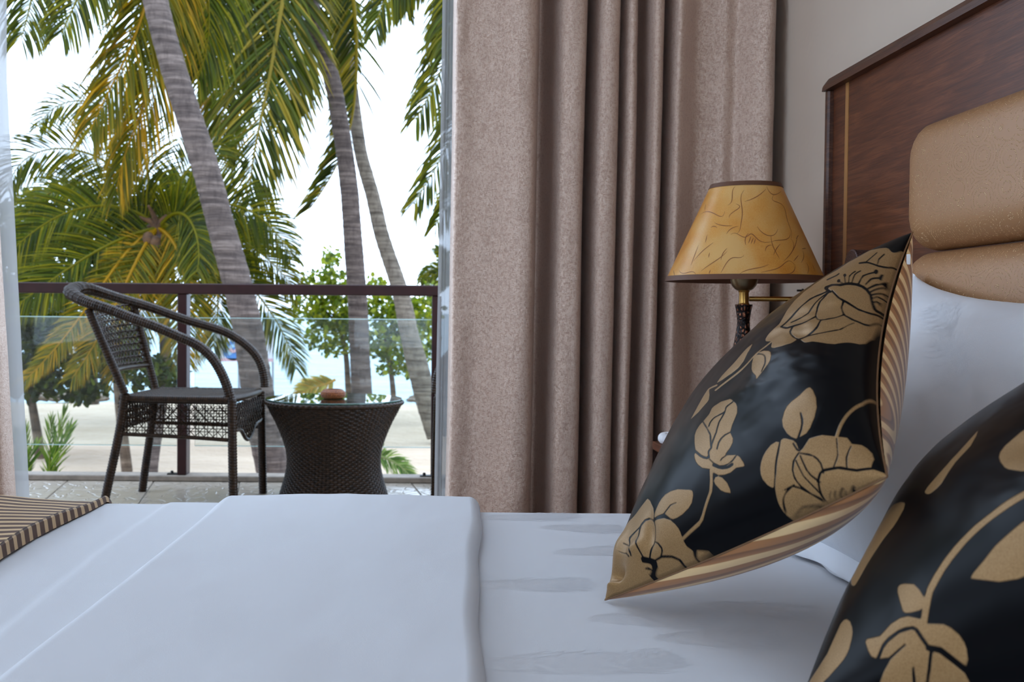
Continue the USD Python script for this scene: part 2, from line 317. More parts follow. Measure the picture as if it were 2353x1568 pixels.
GREEN = [lin(42, 54, 4), lin(70, 80, 5), lin(118, 110, 10)]
GOLD = [lin(70, 76, 5), lin(114, 104, 7), lin(168, 126, 14)]
def frond(parent, pix, Ya, Yb, lmax, n=80, palette=GREEN, ref=(0, -1, 0), grav=.55, sweep=(35, 62), seed=0, wid=.028, both=(1, 1), rach=.022, lift=.0, label=None):
    """a palm leaf: midrib through the pixels of pix at depth Ya (base) to Yb (tip), leaflets hanging from both sides"""
    rng = np.random.default_rng(seed + 77); k = len(pix); n = int(n * 1.4); grav *= .5; wid *= .85
    C = spline(np.array([at(px, py, Ya + (Yb - Ya) * i / (k - 1)) for i, (px, py) in enumerate(pix)]), 60)
    d = np.r_[0, np.cumsum(np.linalg.norm(np.diff(C, axis=0), axis=1))]; d /= d[-1]
    T, _, _ = frames(C)
    V, Fc, K = [], [], []
    tv, tf = tube(C, np.interp(d, [0, .15, 1], [rach * 1.4, rach, rach * .18]), 6)
    rc = np.array(palette[-1]) * .95; V.append(tv); Fc.append(tf); K.append(np.tile(rc, (len(tv), 1))); off = len(tv)
    ref = np.array(ref, float)
    for side in (-1, 1):
        for i in range(n):
            if rng.uniform() > both[0 if side < 0 else 1]: continue
            u = .06 + .94 * (i + rng.uniform(-.3, .3)) / n; u = min(max(u, .02), .999)
            c = np.array([np.interp(u, d, C[:, j]) for j in range(3)]); t = np.array([np.interp(u, d, T[:, j]) for j in range(3)]); t /= np.linalg.norm(t)
            s = np.cross(t, ref); s /= np.linalg.norm(s) + 1e-9; s = s * side
            nn = np.cross(s, t)
            ang = math.radians(sweep[0] + (sweep[1] - sweep[0]) * u + rng.normal() * 4)
            dirv = s * math.cos(ang) + t * math.sin(ang) + nn * rng.normal() * .10 + np.array([0, 0, lift]) ; dirv /= np.linalg.norm(dirv)
            ln = lmax * (math.sin(math.pi * min(1, .18 + .72 * u)) ** .75) * rng.uniform(.85, 1.08)
            w = wid * rng.uniform(.8, 1.15) * (1 - .35 * u)
            p = c.copy(); dd = dirv.copy(); pts = [p.copy()]; ds = [dd.copy()]
            for q in range(4):
                dd = dd + np.array([0, 0, -grav * (.25 + .25 * q) * rng.uniform(.7, 1.3)]); dd /= np.linalg.norm(dd)
                p = p + dd * ln / 4; pts.append(p.copy()); ds.append(dd.copy())
            pts = np.array(pts); ds = np.array(ds)
            e = np.cross(ds, nn + s * rng.normal() * .35 + np.array([0, 0, .2])); e /= np.linalg.norm(e, axis=1, keepdims=True) + 1e-9
            hw = np.array([.35, .9, 1, .7, .04])[:, None] * w / 2
            fold = np.cross(e, ds) * hw * .35
            v = np.stack([pts - e * hw + fold, pts - fold * .3, pts + e * hw + fold], 1).reshape(-1, 3)
            f = [];
            for q in range(4):
                for z in range(2): a0 = q * 3 + z; f += [[a0, a0 + 1, a0 + 4], [a0, a0 + 4, a0 + 3]]
            col = np.array(palette[int(rng.choice(len(palette), p=[.42, .36, .22]))]) * rng.uniform(.75, 1.2)
            tipc = np.array(palette[-1])
            kk = np.repeat(np.array([0, .05, .15, .35, .75])[:, None], 3, 0) * rng.uniform(0, 1.1); kk = np.clip(kk, 0, 1)
            V.append(v); Fc.append(np.array(f) + off); K.append(col * (1 - kk) + tipc * kk); off += len(v)
    return obj("frond", (np.vstack(V), np.vstack(Fc)), M["frond"], parent, smooth=False, col=np.vstack(K), label=label)
OUT_PALMS = True
# leaning palm in front, trunk crossing the middle of the opening; crown above the frame
A = thing("coconut_palm", "coconut palm with the thickest ringed grey trunk leaning left across the view", "palm tree", onz(628, 1150, SZ))
TA = [(300, -330), (325, -170), (357, 0), (405, 178), (449, 312), (489, 446), (512, 535), (538, 625), (552, 680), (565, 734), (580, 823), (591, 890), (606, 980), (628, 1085), (640, 1150)]
trunk(TA, 8.9, 8.7, [46, 58, 62, 66, 69, 75, 80], M["trunk"], A, seed=1)
hA = (300, -330)
frond(A, [hA, (190, -230), (110, -120), (72, 0), (48, 90)], 9.4, 9.2, .62, 90, GREEN, grav=.9, seed=1, sweep=(20, 50))
frond(A, [hA, (260, -200), (225, -110), (190, -30), (140, 80)], 9.4, 9.0, .6, 90, GREEN, grav=.8, seed=2, sweep=(20, 55))
frond(A, [hA, (360, -160), (345, -30), (290, 130), (235, 240), (208, 300)], 9.6, 9.4, .75, 110, GOLD, grav=.7, seed=3, sweep=(30, 66))
frond(A, [hA, (380, -180), (385, 0), (345, 200), (300, 320), (268, 440)], 9.6, 9.9, .72, 110, GOLD, grav=.8, seed=4, sweep=(35, 68))
frond(A, [hA, (420, -200), (470, -60), (480, 60), (455, 180)], 9.7, 10.0, .7, 110, GREEN, grav=.8, seed=5)
frond(A, [hA, (250, -280), (150, -240), (20, -160), (-60, -40)], 9.3, 9.5, .62, 90, GREEN, grav=.9, seed=6)
# middle palm
B = thing("coconut_palm", "coconut palm with straight slim brownish-grey trunk rising behind the side table", "palm tree", onz(838, 1008, SZ))
TB = [(650, -200), (680, -90), (710, 0), (731, 89), (761, 178), (779, 268), (793, 357), (803, 446), (810, 535), (817, 625), (821, 680), (826, 800), (831, 890), (838, 1010)]
trunk(TB, 12.3, 12.1, [32, 40, 38, 40, 42, 45, 46, 50], M["trunk"], B, ring=.09, seed=2)
hB = (650, -200)
frond(B, [hA2 := (655, -190), (660, -70), (640, 60), (615, 200), (590, 320), (572, 470)], 12.3, 11.2, 1.15, 100, GREEN[:2] + [lin(140, 120, 34)], grav=.35, seed=11, sweep=(38, 66), wid=.04, rach=.03)
frond(B, [(655, -190), (610, -110), (560, -20), (500, 60), (425, 130)], 12.3, 11.6, 1.05, 96, GREEN, grav=.9, seed=12, wid=.04, sweep=(10, 50))
frond(B, [(655, -190), (600, -150), (520, -70), (440, -10), (380, 60)], 12.3, 12.6, 1.05, 96, GREEN, grav=.9, seed=13, wid=.04, sweep=(10, 50))
frond(B, [(655, -190), (690, -80), (690, 40), (670, 160), (655, 270)], 12.9, 13.2, .85, 80, GREEN, grav=.5, seed=14, wid=.04)
frond(B, [(655, -190), (580, -60), (540, 80), (520, 200), (505, 330)], 12.3, 12.8, .9, 90, GREEN[:2] + [lin(150, 110, 34)], grav=.6, seed=15, wid=.04)
# right palm
C = thing("coconut_palm", "coconut palm with pale mottled trunk leaning right beside the railing's end post", "palm tree", onz(1010, 1000, SZ))
TC = [(745, -160), (770, 0), (797, 140), (815, 262), (822, 312), (830, 357), (855, 446), (876, 535), (905, 625), (922, 680), (941, 769), (955, 823), (985, 935), (1008, 1000)]
trunk(TC, 13.2, 12.6, [30, 34, 30, 30, 33, 36, 42, 50, 56], M["trunk_pale"], C, ring=.10, seed=3)
frond(C, [(745, -160), (800, -60), (818, 70), (818, 190), (800, 310), (758, 410), (712, 480)], 12.75, 12.6, .62, 110, GREEN[:2] + [lin(150, 130, 34)], grav=.35, seed=21, wid=.04, sweep=(42, 60), both=(.04, 1), rach=.028)
frond(C, [(745, -160), (770, -60), (790, 40), (795, 130), (785, 220)], 13.4, 13.3, .45, 70, GREEN, grav=.5, seed=22, wid=.04)
# palm behind the right curtain, only its hanging leaves in view
E_ = thing("coconut_palm", "coconut palm mostly hidden behind the large right curtain, hanging fronds showing", "palm tree", onz(1240, 1010, SZ))
trunk([(1120, -230), (1150, 100), (1190, 500), (1240, 1010)], 12.0, 12.0, [40, 44, 48, 54], M["trunk"], E_, seed=4)
for k, (pp, Yb, lm, nn) in enumerate([([(1120, -230), (1040, -180), (950, -90), (890, -10), (862, 70)], 11.6, .6, 90), ([(1120, -230), (1080, -120), (1050, 0), (1020, 130)], 11.4, .7, 80), ([(1120, -230), (1080, -60), (1040, 90), (1005, 180), (955, 275)], 11.5, .7, 90),
                                ([(1120, -230), (1110, 0), (1080, 200), (1030, 330), (950, 470)], 11.8, .7, 90), ([(1120, -230), (1120, 40), (1100, 280), (1050, 420), (1000, 520)], 12.3, .6, 90), ([(1120, -230), (1060, -200), (980, -120), (940, -60), (930, 20)], 12.4, .6, 70)]):
    frond(E_, pp, 12.0, Yb, lm, nn, GREEN, grav=.7, seed=30 + k, wid=.036)
# full palm crown at the left, in view
D = thing("coconut_palm", "lower coconut palm with full arching crown in view behind the armchair", "palm tree", onz(350, 1085, SZ))
trunk([(368, 545), (372, 640), (377, 740), (380, 830), (372, 920), (358, 1000), (345, 1110)], 10.4, 9.6, [34, 28, 26, 26, 28, 30, 34], M["trunk"], D, seed=5)
h = (362, 525)
for k, (pp, Yb, lm, nn, pal, gr) in enumerate([
    ([h, (300, 420), (200, 352), (105, 345), (18, 440)], 10.2, .50, 90, GREEN, .8),
    ([h, (340, 400), (300, 290), (210, 235), (140, 240), (90, 290)], 10.8, .46, 90, GREEN, .9),
    ([h, (290, 480), (190, 478), (95, 520), (8, 595)], 10.0, .50, 90, GREEN, .8),
    ([h, (300, 470), (210, 420), (120, 440), (20, 560)], 11.2, .45, 80, GREEN, .9),
    ([h, (290, 545), (200, 590), (110, 650), (40, 700)], 9.6, .50, 90, GREEN, .5),
    ([h, (310, 560), (260, 620), (190, 720), (110, 820), (50, 880)], 9.4, .26, 90, GOLD, .45),
    ([h, (330, 570), (285, 660), (235, 760), (165, 870)], 9.5, .34, 90, GOLD, .45),
    ([h, (350, 600), (330, 690), (290, 790), (270, 860)], 9.7, .40, 80, GOLD, .5),
    ([h, (410, 490), (437, 508), (455, 560), (452, 625)], 9.5, .46, 90, GREEN, .8),
    ([h, (400, 560), (425, 650), (425, 740), (430, 830)], 9.6, .45, 90, GOLD, .5),
    ([h, (440, 540), (490, 620), (500, 720), (490, 800)], 10.2, .46, 90, GREEN, .5),
    ([h, (440, 480), (530, 470), (610, 510), (668, 590)], 10.0, .46, 90, GREEN, .8),
    ([h, (450, 520), (540, 545), (620, 600), (680, 670)], 10.6, .46, 90, GREEN, .8),
    ([h, (470, 560), (560, 640), (630, 730), (680, 850)], 10.4, .42, 100, GREEN, .6),
    ([h, (400, 430), (460, 360), (500, 330), (545, 370)], 11.3, .42, 80, GREEN, .7)]):
    frond(D, pp, 10.4, Yb, lm * 1.02, int(nn * 1.1), pal, grav=gr * .6, seed=50 + k, wid=.020, rach=.017, sweep=(25, 60))
hp = at(362, 530, 10.4)
obj("crown_fibre", join([tube(spline([hp + [0, 0, -.16], hp + [0, 0, .02], hp + [rx, ry, rz]], 8), np.linspace(.06, .012, 8), 8) for rx, ry, rz in ((-.22, -.1, .12), (.15, -.1, .16), (-.05, -.15, .22), (.2, .1, .05), (-.16, .12, .02))]), M["fibre"], D, label="brown fibrous leaf bases")
rng = np.random.default_rng(8)
for k in range(6):
    c = hp + [rng.uniform(-.1, .16), -.12 + rng.uniform(-.04, .04), -.12 + rng.uniform(-.1, .06)]
    v = trimesh.creation.icosphere(2, 1.0); obj("coconut", (v.vertices * [.055, .055, .068] + c, v.faces), M["fibre"], D, smooth=True)
# distant palm tuft, right
Fp = thing("coconut_palm", "small distant palm top peeping beside the curtain above the rail", "palm tree", onz(1040, 900, SZ))
trunk([(1040, 640), (1042, 900)], 24, 24, [14, 18], M["trunk"], Fp, seed=6, sides=10)
for k, pp in enumerate([[(1040, 640), (1010, 615), (985, 622), (965, 650)], [(1040, 640), (1005, 630), (975, 655)], [(1040, 640), (1020, 590), (1000, 570)], [(1040, 640), (1010, 655), (990, 690)]]):
    frond(Fp, pp, 24, 24, .28, 30, GREEN, grav=.6, seed=80 + k, wid=.04)
# young palms sprouting from the sand, lower left
for k, (bx, by, lab, fans) in enumerate([
    (112, 1120, "young palm sprout fanning up beside the thin left trunk", [(118, 960, 0), (150, 940, 0), (165, 975, 1)]),
    (48, 1125, "young palm sprout by the left curtain's lower edge", [(38, 990, 0), (60, 985, 0), (84, 1020, 1)])]):
    S = thing("palm_sprout", lab, "palm sprout", onz(bx, by, SZ))
    for j, (tx, ty, s) in enumerate(fans):
        frond(S, [(bx, by), ((bx * 2 + tx) / 3 , (by * 2 + ty) / 3 - 8), ((bx + 2 * tx) / 3, (by + 2 * ty) / 3 - 8), (tx, ty)], 8.6, 8.6 + .2 * (j % 3 - 1), .20, 13, [lin(58, 84, 24), lin(84, 108, 32), lin(116, 132, 48)], grav=.08, seed=90 + 10 * k + j, wid=.018, sweep=(62, 80), rach=.007)
S = thing("fallen_frond", "fallen green palm frond on the sand right of the side table", "palm frond", onz(915, 1085, SZ))
frond(S, [(860, 1048), (885, 1052), (920, 1072), (955, 1110)], 9.2, 8.6, .22, 40, [lin(70, 100, 40), lin(96, 124, 56), lin(140, 150, 90)], grav=.3, seed=120, wid=.02, rach=.014, sweep=(50, 75))
S = thing("fallen_frond", "dry yellowish palm frond at the water's edge behind the ashtray", "palm frond", onz(735, 905, SZ))
frond(S, [(770, 873), (745, 884), (715, 893), (690, 905)], 18.5, 18.2, .35, 40, [lin(140, 130, 60), lin(170, 160, 80), lin(190, 150, 70)], grav=.3, seed=121, wid=.04, rach=.02)

# ---------------------------------------------------------------- broad-leaved trees
def tree(label, base_px, Y, trunks, blobs, nleaf, size, pal, seed, kind_label=None, depth=1.0):
    t = thing("broadleaf_tree", label, "tree", at(*base_px, Y)); rng = np.random.default_rng(seed)
    for k, (pp, dm) in enumerate(trunks):
        P = spline(np.array([at(px, py, Y) for px, py in pp]), 26); r = np.linspace(dm[0], dm[1], 26) / FPX * Y / 2
        P[1:-1] += rng.normal() * .006
        obj("trunk" if k == 0 else "branch", tube(P, r, 10), M["bark_brown"], t)
    area = np.array([b[2] * b[3] for b in blobs], float); area /= area.sum()
    V, Fc, K = [], [], []; off = 0
    for (cx, cy, rx, ry), ar in zip(blobs, area):
        for _ in range(int(nleaf * ar)):
            v3 = rng.normal(size=3); v3 /= np.linalg.norm(v3); rr = rng.uniform(.35, 1.0) ** .6
            c = at(cx + v3[0] * rr * rx, cy + v3[2] * rr * ry, Y + v3[1] * rr * depth)
            s = size * rng.uniform(.6, 1.3)
            d = rng.normal(size=3) + [0, 0, -.5]; d /= np.linalg.norm(d); e = np.cross(d, rng.normal(size=3) + [0, 0, 2.0]); e /= np.linalg.norm(e); nn = np.cross(d, e)
            pts = np.array([c, c + d * s * .45 + e * s * .36 + nn * s * .08, c + d * s * .9 + e * s * .26, c + d * s * 1.05, c + d * s * .9 - e * s * .26, c + d * s * .45 - e * s * .36 + nn * s * .08, c + d * s * .5])
            V.append(pts); Fc.append(np.array([[6, 0, 1], [6, 1, 2], [6, 2, 3], [6, 3, 4], [6, 4, 5], [6, 5, 0]]) + off); off += 7
            K.append(np.tile(np.array(pal[int(rng.integers(len(pal)))]) * rng.uniform(.7, 1.25), (7, 1)))
    obj("foliage", (np.vstack(V), np.vstack(Fc)), M["leaf"], t, smooth=False, col=np.vstack(K), kind="stuff")
DK = [lin(34, 46, 10), lin(50, 62, 12), lin(74, 82, 16)]
LT = [lin(76, 94, 10), lin(106, 122, 14), lin(140, 146, 30)]
tree("dark leafy tree with thin leaning trunk nearest the left curtain", (92, 1060), 11.0, [([(92, 1090), (85, 1000), (72, 920), (66, 850)], (26, 15)), ([(75, 925), (130, 860), (190, 820)], (10, 4)), ([(72, 900), (40, 850), (20, 800)], (9, 4))],
     [(70, 800, 75, 75), (150, 790, 75, 70), (60, 870, 60, 45), (140, 880, 80, 32), (215, 870, 50, 40), (30, 730, 60, 60), (110, 730, 80, 40), (235, 800, 30, 60), (190, 905, 40, 14)], 3600, .085, DK, 1, depth=.7)
tree("tall bushy green tree behind the arching palm crown", (200, 920), 14.5, [([(215, 930), (205, 780), (190, 640), (180, 560)], (26, 14)), ([(195, 650), (110, 560), (60, 500)], (12, 5)), ([(190, 620), (280, 520), (330, 470)], (12, 5))],
     [(60, 520, 95, 80), (150, 480, 110, 70), (40, 610, 90, 80), (250, 540, 110, 80), (140, 600, 120, 90), (330, 560, 80, 90), (430, 530, 90, 90), (300, 650, 120, 60), (100, 680, 100, 60), (470, 620, 50, 60), (420, 430, 50, 50), (560, 560, 60, 60)], 6500, .12, DK[1:] + LT[:1], 2, depth=1.2)
tree("brown-trunked tree standing behind the armchair's back leg", (280, 1085), 9.9, [([(290, 1100), (278, 1000), (268, 900), (262, 800), (268, 700)], (26, 18))], [(275, 790, 70, 50), (330, 850, 70, 40), (390, 860, 40, 40), (420, 900, 30, 20)], 900, .075, DK, 3, depth=.6)
tree("small light-green tree with twisting stem left of the middle palm trunk", (803, 905), 15.5, [([(806, 925), (800, 880), (797, 830), (786, 770), (765, 720)], (16, 8)), ([(790, 790), (800, 740), (800, 690)], (7, 3)), ([(780, 750), (735, 700), (715, 660)], (7, 3))],
     [(762, 592, 22, 22), (757, 625, 22, 22), (735, 650, 45, 32), (790, 660, 40, 40), (715, 705, 52, 34), (770, 715, 60, 46), (750, 770, 55, 34), (775, 800, 40, 16), (800, 740, 40, 40)], 2500, .078, LT, 4, depth=.8)
tree("light-green bushy tree between the middle and right palm trunks", (890, 900), 15.0, [([(905, 925), (900, 860), (890, 800), (880, 740)], (14, 8)), ([(893, 800), (930, 740), (960, 700)], (7, 3))],
     [(858, 650, 16, 18), (880, 665, 30, 18), (880, 700, 45, 36), (930, 715, 50, 40), (975, 715, 40, 45), (870, 770, 45, 50), (915, 800, 55, 50), (960, 780, 50, 60), (890, 845, 30, 16), (940, 850, 30, 14), (985, 660, 12, 12)], 3000, .078, LT, 5, depth=.8)

# ---------------------------------------------------------------- beach sign
sg = thing("beach_sign", "white beach banner with blue round emblem on two thin posts", "sign", onz(590, 888, SZ))
Ys = 19.5
M["banner"] = mat("white_banner", lin(196, 196, 206), .6); M["blue_print"] = mat("blue_print", lin(66, 116, 178), .5); M["pink_print"] = mat("faded_red_print", lin(190, 150, 156), .6); M["pale_blue"] = mat("pale_blue_print", lin(140, 176, 206), .6)
M["post"] = mat("grey_steel_post", lin(140, 140, 146), .4, metallic=.4)
a, b = at(497, 765, Ys), at(628, 832, Ys)
panel = obj("banner", box((a[0], Ys - .01, b[2]), (b[0], Ys + .01, a[2])), M["banner"], sg, smooth=False)
def disc(px, py, r, mt, dy, name, parent, rot=0, sweep=2 * math.pi, inner=0.0):
    c = at(px, py, Ys); R = r / FPX * Ys; th = np.linspace(rot, rot + sweep, 32)
    o = np.array([[c[0] + R * math.cos(t), c[2] + R * math.sin(t)] for t in th]); i_ = np.array([[c[0] + inner * R * math.cos(t) + .25 * R * inner, c[2] + inner * R * math.sin(t)] for t in th[::-1]])
    g = Polygon(np.vstack([o, i_]) if inner else o).buffer(0)
    ms = []
    for q in getattr(g, "geoms", [g]):
        m = trimesh.creation.extrude_polygon(q, .006, engine="earcut"); v = m.vertices; ms.append((np.stack([v[:, 0], Ys - .012 - dy - v[:, 2], v[:, 1]], 1), m.faces))
    obj(name, join(ms), mt, parent, smooth=False)
disc(536, 806, 23, M["blue_print"], 0, "emblem", panel)
disc(538, 806, 15, M["pale_blue"], .006, "emblem_swirl", panel, rot=.6, sweep=3.4, inner=.55)
disc(536, 800, 11, M["pink_print"], .012, "emblem_wave", panel, rot=3.3, sweep=3.0, inner=.4)
q = at(560, 832, Ys)
obj("lower_band", box((a[0], Ys - .018, b[2]), (b[0], Ys - .011, b[2] + .06)), M["pink_print"], panel, smooth=False)
for px in (549, 627): obj("post", tube([at(px, 760, Ys + .03), at(px, 905, Ys + .03)], .022, 10), M["post"], sg)
# ---------------------------------------------------------------- rattan armchairs (built once in local axes, x forwards)
CC, CROT = np.array([-0.98, 4.55, 0.0]), -5.0
_c, _s = math.cos(math.radians(-CROT)), math.sin(math.radians(-CROT))
def loc(p): q = np.asarray(p, float) - CC; return np.stack([q[..., 0] * _c - q[..., 1] * _s, q[..., 0] * _s + q[..., 1] * _c, q[..., 2]], -1)
def lp(px, py, Y): return loc(at(px, py, Y))
def wrapped(p, r=.0185, pitch=.0115, sides=12):
    p = np.asarray(p, float); Ln = np.linalg.norm(np.diff(p, axis=0), axis=1).sum(); n = max(12, int(Ln / pitch * 5))
    C = spline(p, n) if len(p) > 2 else np.linspace(p[0], p[1], n)
    s = np.linspace(0, Ln, n); a = np.linspace(0, 2 * np.pi, sides, endpoint=False)
    R = r * (.90 + .13 * np.abs(np.sin(np.pi * s[:, None] / pitch + a * .5)))
    return tube(C, R, sides)
def braided(C, r, r2, sides=22, pitch=.020):
    C = np.asarray(C); d = np.r_[0, np.cumsum(np.linalg.norm(np.diff(C, axis=0), axis=1))]
    a = np.linspace(0, 2 * np.pi, sides, endpoint=False); s = d[:, None]
    w = .5 + .5 * np.sin(6 * a + 2 * np.pi * s / pitch) * np.sin(6 * a - 2 * np.pi * s / pitch)
    k = .86 + .22 * w
    return tube(C, np.asarray(r).reshape(-1, 1) * k, sides, r2=np.asarray(r2).reshape(-1, 1) * k)
chair = thing("rattan_armchair", "dark brown woven rattan armchair standing left of the glass-topped side table", "armchair", CC, group=None, rotz=CROT)
CH = Thing(chair.path, (0, 0, 0))          # parts in local axes
fx, fy, bx_, by_ = .262, .25, -.215, .225
st = .452
legs = {"nf": (fx, -fy), "ff": (fx, fy), "nb": (bx_, -by_), "fb": (bx_, by_)}
post_n = [lp(287, 905, 4.33), lp(250, 820, 4.33), lp(203, 712, 4.345)]; post_f = [lp(357, 893, 4.78), lp(330, 790, 4.79), lp(305, 694, 4.80)]
for s, post in ((-1, post_n), (1, post_f)):
    obj("leg", wrapped([(fx + .005, s * fy, 0.0), (fx - .005, s * fy * .985, st)]), M["rattan"], CH)
    obj("leg", wrapped([(-.272, s * by_ * 1.02, 0), (-.272 * .62 + post[0][0] * .38, s * by_ * 1.01, .17), (-.272 * .25 + post[0][0] * .75, s * by_ * 1.0, .335), post[0]]), M["rattan"], CH)
    obj("back_post", wrapped(post, .017), M["rattan"], CH)
railpix = [(531, 925, 4.30), (523, 893, 4.30), (507, 854, 4.30), (484, 819, 4.30), (453, 793, 4.30), (411, 774, 4.30), (358, 751, 4.30), (305, 732, 4.31), (253, 712, 4.33), (207, 697, 4.35), (176, 683, 4.41), (164, 671, 4.52), (177, 663, 4.63), (207, 665, 4.73), (242, 676, 4.77), (288, 690, 4.79), (340, 705, 4.80), (411, 730, 4.80), (463, 746, 4.80), (516, 763, 4.80), (558, 788, 4.80), (589, 819, 4.80), (602, 847, 4.80), (608, 890, 4.80)]
C = spline(np.array([lp(*p) for p in railpix]), 700)
u = np.linspace(0, 1, 700); wid = np.exp(-((u - .5) / .16) ** 2)
obj("arm_rail", braided(C, .021 + .012 * wid, .020 + .006 * wid), M["rattan"], CH, label="thick braided rail running round the back into both arms")

def cane(poly, cell, place, r=.0023, diag=True):
    """open cane weave clipped to a polygon in panel axes; place(uv) -> 3D"""
    x0, y0, x1, y1 = poly.bounds; ms = []
    lines = []
    for k in range(int((x1 - x0) / cell) + 2):
        for o in (-.17, .17): lines.append(([(x0 + (k + o) * cell, y0 - 1), (x0 + (k + o) * cell, y1 + 1)], 0))
    for k in range(int((y1 - y0) / cell) + 2):
        for o in (-.17, .17): lines.append(([(x0 - 1, y0 + (k + o) * cell), (x1 + 1, y0 + (k + o) * cell)], 1))
    if diag:
        for k in range(-int((y1 - y0) / cell) - 2, int((x1 - x0) / cell) + 3):
            xa = x0 + (k + .5) * cell; lines.append(([(xa - 1, y0 - 1), (xa + 2, y0 + 2)], 2)); lines.append(([(xa + 1 + (y1 - y0), y0 - 1), (xa - 2 + (y1 - y0), y0 + 2)], 2))
    for ln, kind in lines:
        g = LineString(ln).intersection(poly)
        for q in getattr(g, "geoms", [g]):
            if q.is_empty or q.length < cell * .3: continue
            m = max(2, int(q.length / (cell / 2))); uv = np.array([q.interpolate(t, True).coords[0] for t in np.linspace(0, 1, m + 1)])
            P = place(uv); P = P + place(uv, True) * (np.sin(np.arange(m + 1) * np.pi / 1.0 + kind)[:, None] * .0 + (kind - 1) * .0028)
            ms.append(tube(P, r * (1.25 if kind == 2 else 1), 5, r2=r * .75))
    return join(ms)
def side_place(s):
    def f(uv, normal=False):
        if normal: return np.array([0, s, 0.0])
        k = (uv[:, 0] - bx_) / (fx - bx_)
        return np.stack([uv[:, 0], s * (by_ + (fy - by_) * k), uv[:, 1]], -1)
    return f
zb_ = .315
side_poly = Polygon([(bx_ + .01, st - .025), (fx - .02, st - .025), (fx - .02, zb_ - .022), (0.05, zb_ - .012), (bx_ - .0, zb_ - .01), (bx_ - .002, zb_)])
for s in (-1, 1):
    pl = side_place(s)
    p = obj("side_skirt", cane(side_poly, .037, pl), M["rattan"], CH, kind="stuff")
    obj("skirt_edge", wrapped(pl(np.array([(bx_ + .005, zb_ - .008), (-.1, zb_ - .010), (.05, zb_ - .014), (fx - .02, zb_ - .022)])), .008, .010, 8), M["rattan"], p)
ff = lambda uv, normal=False: np.array([1.0, 0, 0]) if normal else np.stack([np.full(len(uv), fx + .0), uv[:, 0], uv[:, 1]], -1)
fe = [(-fy + .015, .335), (-.17, .325), (-.12, .318), (-.06, .285), (0, .268), (.06, .285), (.12, .318), (.17, .325), (fy - .015, .335)]
p = obj("front_skirt", cane(Polygon([(-fy + .015, st - .02)] + fe + [(fy - .015, st - .02)]), .037, ff), M["rattan"], CH, kind="stuff")
obj("skirt_edge", wrapped(ff(spline(np.array(fe), 30)), .008, .010, 8), M["rattan"], p)
bf = lambda uv, normal=False: np.array([-1.0, 0, 0]) if normal else np.stack([np.full(len(uv), bx_), uv[:, 0], uv[:, 1]], -1)
obj("back_skirt", cane(Polygon([(-by_ + .015, st - .02), (by_ - .015, st - .02), (by_ - .015, .32), (-by_ + .015, .32)]), .030, bf), M["rattan"], CH, kind="stuff")
# woven backrest between the posts
pn, pf = spline(np.array(post_n), 40), spline(np.array(post_f), 40)
def back_place(uv, normal=False):
    if normal: return np.array([-.9, 0, .3])
    a = np.stack([np.interp(uv[:, 1], np.linspace(0, 1, 40), pn[:, k]) for k in range(3)], 1); b = np.stack([np.interp(uv[:, 1], np.linspace(0, 1, 40), pf[:, k]) for k in range(3)], 1)
    t = uv[:, :1]; return a * (1 - t) + b * t + np.array([-.05, 0, 0]) * (t * (1 - t) * 4 * .6)
ms = []
for k in range(1, 13):                                     # paired uprights swaying to leave round eyes
    t = k / 13; v = np.linspace(.30, .97, 60)
    for sgn in (-1, 1): ms.append(tube(back_place(np.stack([t + sgn * .024 * np.sin(v * 46), v], 1)), .0027, 5))
for k in range(10):
    v = .31 + .66 * k / 9; t = np.linspace(.02, .98, 60)
    for o in (-.006, .006): ms.append(tube(back_place(np.stack([t, v + o + .004 * np.sin(t * 63)], 1)) + [.002 * (1 if o > 0 else -1), 0, 0], .0027, 5))
bk = obj("backrest", join(ms), M["rattan"], CH, kind="stuff")
obj("cross_bar", wrapped(back_place(np.stack([np.linspace(0.01, .99, 12), np.full(12, .27)], 1)), .010, .010, 8), M["rattan"], CH)
# seat: tight plain weave, dished
nu, nv = 130, 110
uu, vv = np.meshgrid(np.linspace(0, 1, nu), np.linspace(-1, 1, nv), indexing="ij")
X = bx_ + .01 + (fx - .005 - bx_ - .01) * uu; Yy = vv * (by_ + (fy - by_) * uu) * .985
Z = st + .008 - .010 * (1 - vv ** 2) * np.sin(np.pi * np.clip(uu, 0, 1)) + .0022 * np.sin(uu * 64 * np.pi / 2 * 1.0) * np.sign(np.sin(vv * 24 * np.pi)) * np.abs(np.sin(vv * 24 * np.pi)) ** .4 - .05 * np.clip((uu - .96) / .04, 0, 1) ** 2 * .3
seat = obj("seat", join(grid(np.stack([X, Yy, Z], -1)), box((bx_ + .02, -by_ + .01, st - .022), (fx - .02, by_ - .01, st - .008), .004)), M["rattan"], CH, smooth=50)
per = [(bx_ + .01, -by_, st), (0, -(by_ + fy) / 2, st), (fx - .012, -fy + .004, st), (fx, -.1, st), (fx, .1, st), (fx - .012, fy - .004, st), (0, (by_ + fy) / 2, st), (bx_ + .01, by_, st)]
for i, j in ((0, 3), (2, 6), (5, 8)): obj("seat_rim", wrapped(per[i:j] if j - i > 2 else per[i:j], .013, .009, 10), M["rattan"], seat)
c2 = UsdGeom.Xform.Define(stage, "/World/" + numbered("/World", "rattan_armchair"))
foot = onz(1001, 1160, 0.0); c2pos = np.array([foot[0] + fx + .01, foot[1] + .235, 0])
c2.AddTranslateOp().Set(Gf.Vec3d(*c2pos)); c2.AddRotateZOp().Set(178.0)
c2.GetPrim().GetReferences().AddInternalReference(chair.path); c2.GetPrim().SetInstanceable(True)
tag(c2.GetPrim(), "dark brown rattan armchair right of the side table, almost wholly behind the right curtain", "armchair")

